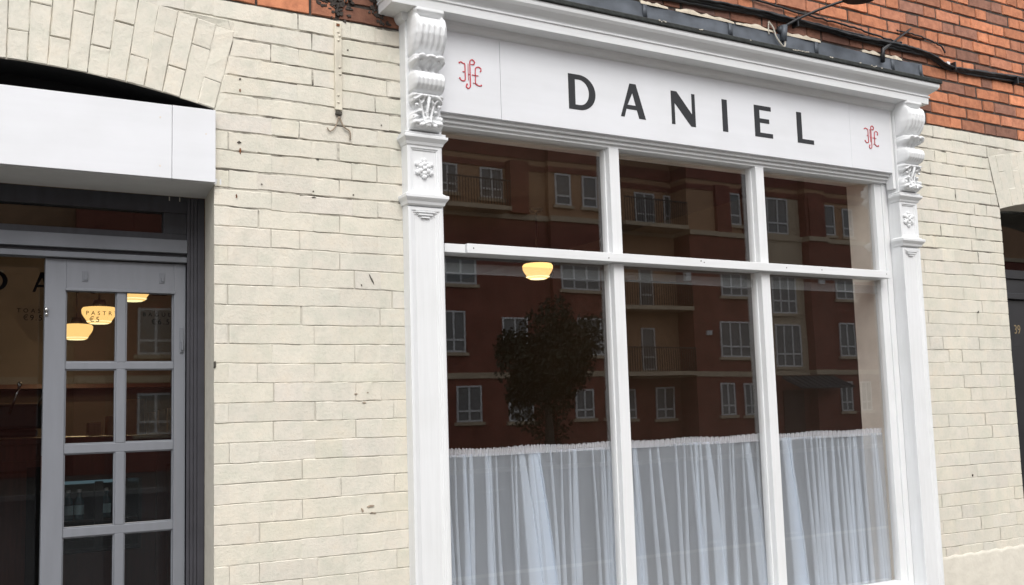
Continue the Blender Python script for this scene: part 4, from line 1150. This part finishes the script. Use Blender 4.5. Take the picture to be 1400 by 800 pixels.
W = [(18.0, 19.13, 1.35, 2.8, 1), (20.38, 21.61, 1.3, 2.7, 1), (23.5, 24.43, 1.35, 2.55, 1), (25.05, 25.75, 1.35, 2.5, 1), (26.66, 27.51, 1.3, 2.62, 1), (28.66, 29.76, 1.25, 2.68, 1), (31.56, 32.41, 1.3, 2.78, 1), (33.0, 33.83, 1.27, 2.76, 1), (39.77, 40.57, 1.2, 2.73, 1), (41.15, 41.92, 1.2, 2.71, 1),
     (17.4, 18.45, 4.15, 5.8, 1), (20.2, 21.4, 4.1, 5.6, 1), (23.73, 25.54, 4.0, 5.62, 2), (28.0, 28.75, 3.45, 5.4, 0), (31.74, 33.62, 4.0, 5.65, 2), (35.6, 37.3, 3.5, 5.55, 2), (39.95, 41.0, 4.0, 5.69, 1),
     (17.6, 19.0, 6.9, 8.3, 1), (23.02, 25.0, 6.85, 8.3, 2), (28.0, 28.75, 6.4, 8.2, 0), (31.96, 33.85, 6.9, 8.3, 2), (35.5, 37.15, 6.1, 8.2, 2), (39.85, 41.2, 6.9, 8.3, 1),
     (17.4, 18.3, 10.7, 11.9, 1), (19.38, 20.43, 10.6, 11.9, 1), (22.93, 23.73, 10.5, 11.9, 0), (24.33, 25.12, 10.5, 11.9, 0), (26.7, 27.2, 10.4, 11.8, 0), (28.04, 29.15, 10.4, 11.8, 1), (29.7, 30.1, 10.4, 11.8, 0), (32.85, 33.5, 10.4, 11.94, 0), (34.9, 36.95, 10.1, 11.9, 2), (39.21, 40.17, 10.2, 11.8, 0), (40.75, 41.5, 10.2, 11.7, 0)]
for x0, x1, z0, z1, k in W: window(x0, x1, z0, z1, k, off=-.1 if z0 > 9.9 else 0)
for x in (-11, -3.5, .5, 6, 9, 13.5, 15.3, 45, 48):
    for z0, h in ((1.3, 1.4), (4.05, 1.6), (6.9, 1.4), (10.4, 1.5)): window(x, x + 1.2, z0, z0 + h, 1, off=-.1 if z0 > 9.9 else 0)
def balcony(x0, x1, z, yb, yf):
    MB().box(x0, x1, yb, yf, z - .18, z).build('balcony_slab', 'render_cream', ab)
    m = MB(); n = int((x1 - x0) / .13)
    for i in range(n + 1): x = x0 + .03 + (x1 - x0 - .06) * i / n; m.box(x - .012, x + .012, yf - .05, yf - .025, z, z + 1.05)
    m.box(x0, x1, yf - .06, yf - .015, z + 1.05, z + 1.1); m.build('balcony_railing', 'balcony_iron', ab)
balcony(26.3, 30.2, 3.33, AD - .9, AD + .35); balcony(26.3, 30.2, 6.3, AD - .9, AD + .35); balcony(17.4, 20.3, 10.1, AD - .1, AD + .9); balcony(26.4, 30.0, 10.1, AD - .99, AD + .5)
m = MB(); m.prism_x([(AD + .36, 3.02), (AD + 1.6, 2.45), (AD + 1.6, 2.37), (AD + .36, 2.9)], 35.4, 39.0)
for i in range(9): x = 35.5 + i * .42; m.prism_x([(AD + .36, 3.07), (AD + 1.62, 2.49), (AD + 1.62, 2.45), (AD + .36, 3.02)], x, x + .05)
m.build('porch_roof', 'slate_roof', ab)
m = MB(); m.box(35.9, 37.3, AD - .2, AD - .1, .05, 2.35); m.build('porch_door', 'mahogany', ab)
m = MB(); m.box(29.85, 30.15, AD + .1, AD + .30, 7.55, 7.95); m.box(38.3, 38.7, AD + .3, AD + .45, 7.6, 8.0); m.box(30.9, 31.2, AD + .2, AD + .35, 5.0, 5.2); m.build('alarm_box', 'upvc', ab)

# ------------------------------------------------------------------ street tree across the road
def tree(x, y, h, cr, seed, label):
    rr = random.Random(seed)
    t = thing('street_tree', label, 'tree', (x, y, 0))
    m = MB(); tr = catmull([(x, y, -.05), (x + .04, y, h * .2), (x - .03, y + .05, h * .42), (x + .05, y, h * .8)], 6)
    m.tube(tr, [.17 * (1 - .75 * i / (len(tr) - 1)) + .02 for i in range(len(tr))], 9)
    for k in range(9):
        w = k * 2.4; z0 = h * (.36 + .04 * k); r_ = cr * rr.uniform(.5, .85)
        m.tube(catmull([(x, y, z0), (x + r_ * .5 * math.cos(w), y + r_ * .5 * math.sin(w), z0 + .3), (x + r_ * math.cos(w), y + r_ * math.sin(w), z0 + .75)], 4), [.05 - .0045 * i for i in range(9)], 6)
    m.build('trunk', 'bark', t, True)
    V = []; F = []
    cl = [(rr.gauss(0, cr * .42), rr.gauss(0, cr * .42), h * .66 + rr.gauss(0, h * .12), rr.uniform(.28, .5) * cr) for _ in range(46)]
    for _ in range(17000):
        a, b_, c, s_ = rr.choice(cl); dv = Vector((rr.gauss(0, 1), rr.gauss(0, 1), rr.gauss(0, 1))).normalized() * s_ * rr.uniform(.55, 1.1)
        p = Vector((x + a, y + b_, c)) + dv; u = Vector((rr.gauss(0, 1), rr.gauss(0, 1), rr.gauss(0, 1))).normalized(); w = u.orthogonal().normalized(); q = rr.uniform(.05, .10)
        o = len(V); V += [p - u * q, p + w * q * .5, p + u * q, p - w * q * .5]; F.append((o, o + 1, o + 2, o + 3))
    MB().add(V, F).build('crown', 'leaf', t, fix=False)
tree(17.6, -24.4, 4.9, 1.55, 5, 'small dark leafy street tree in front of the apartment block')
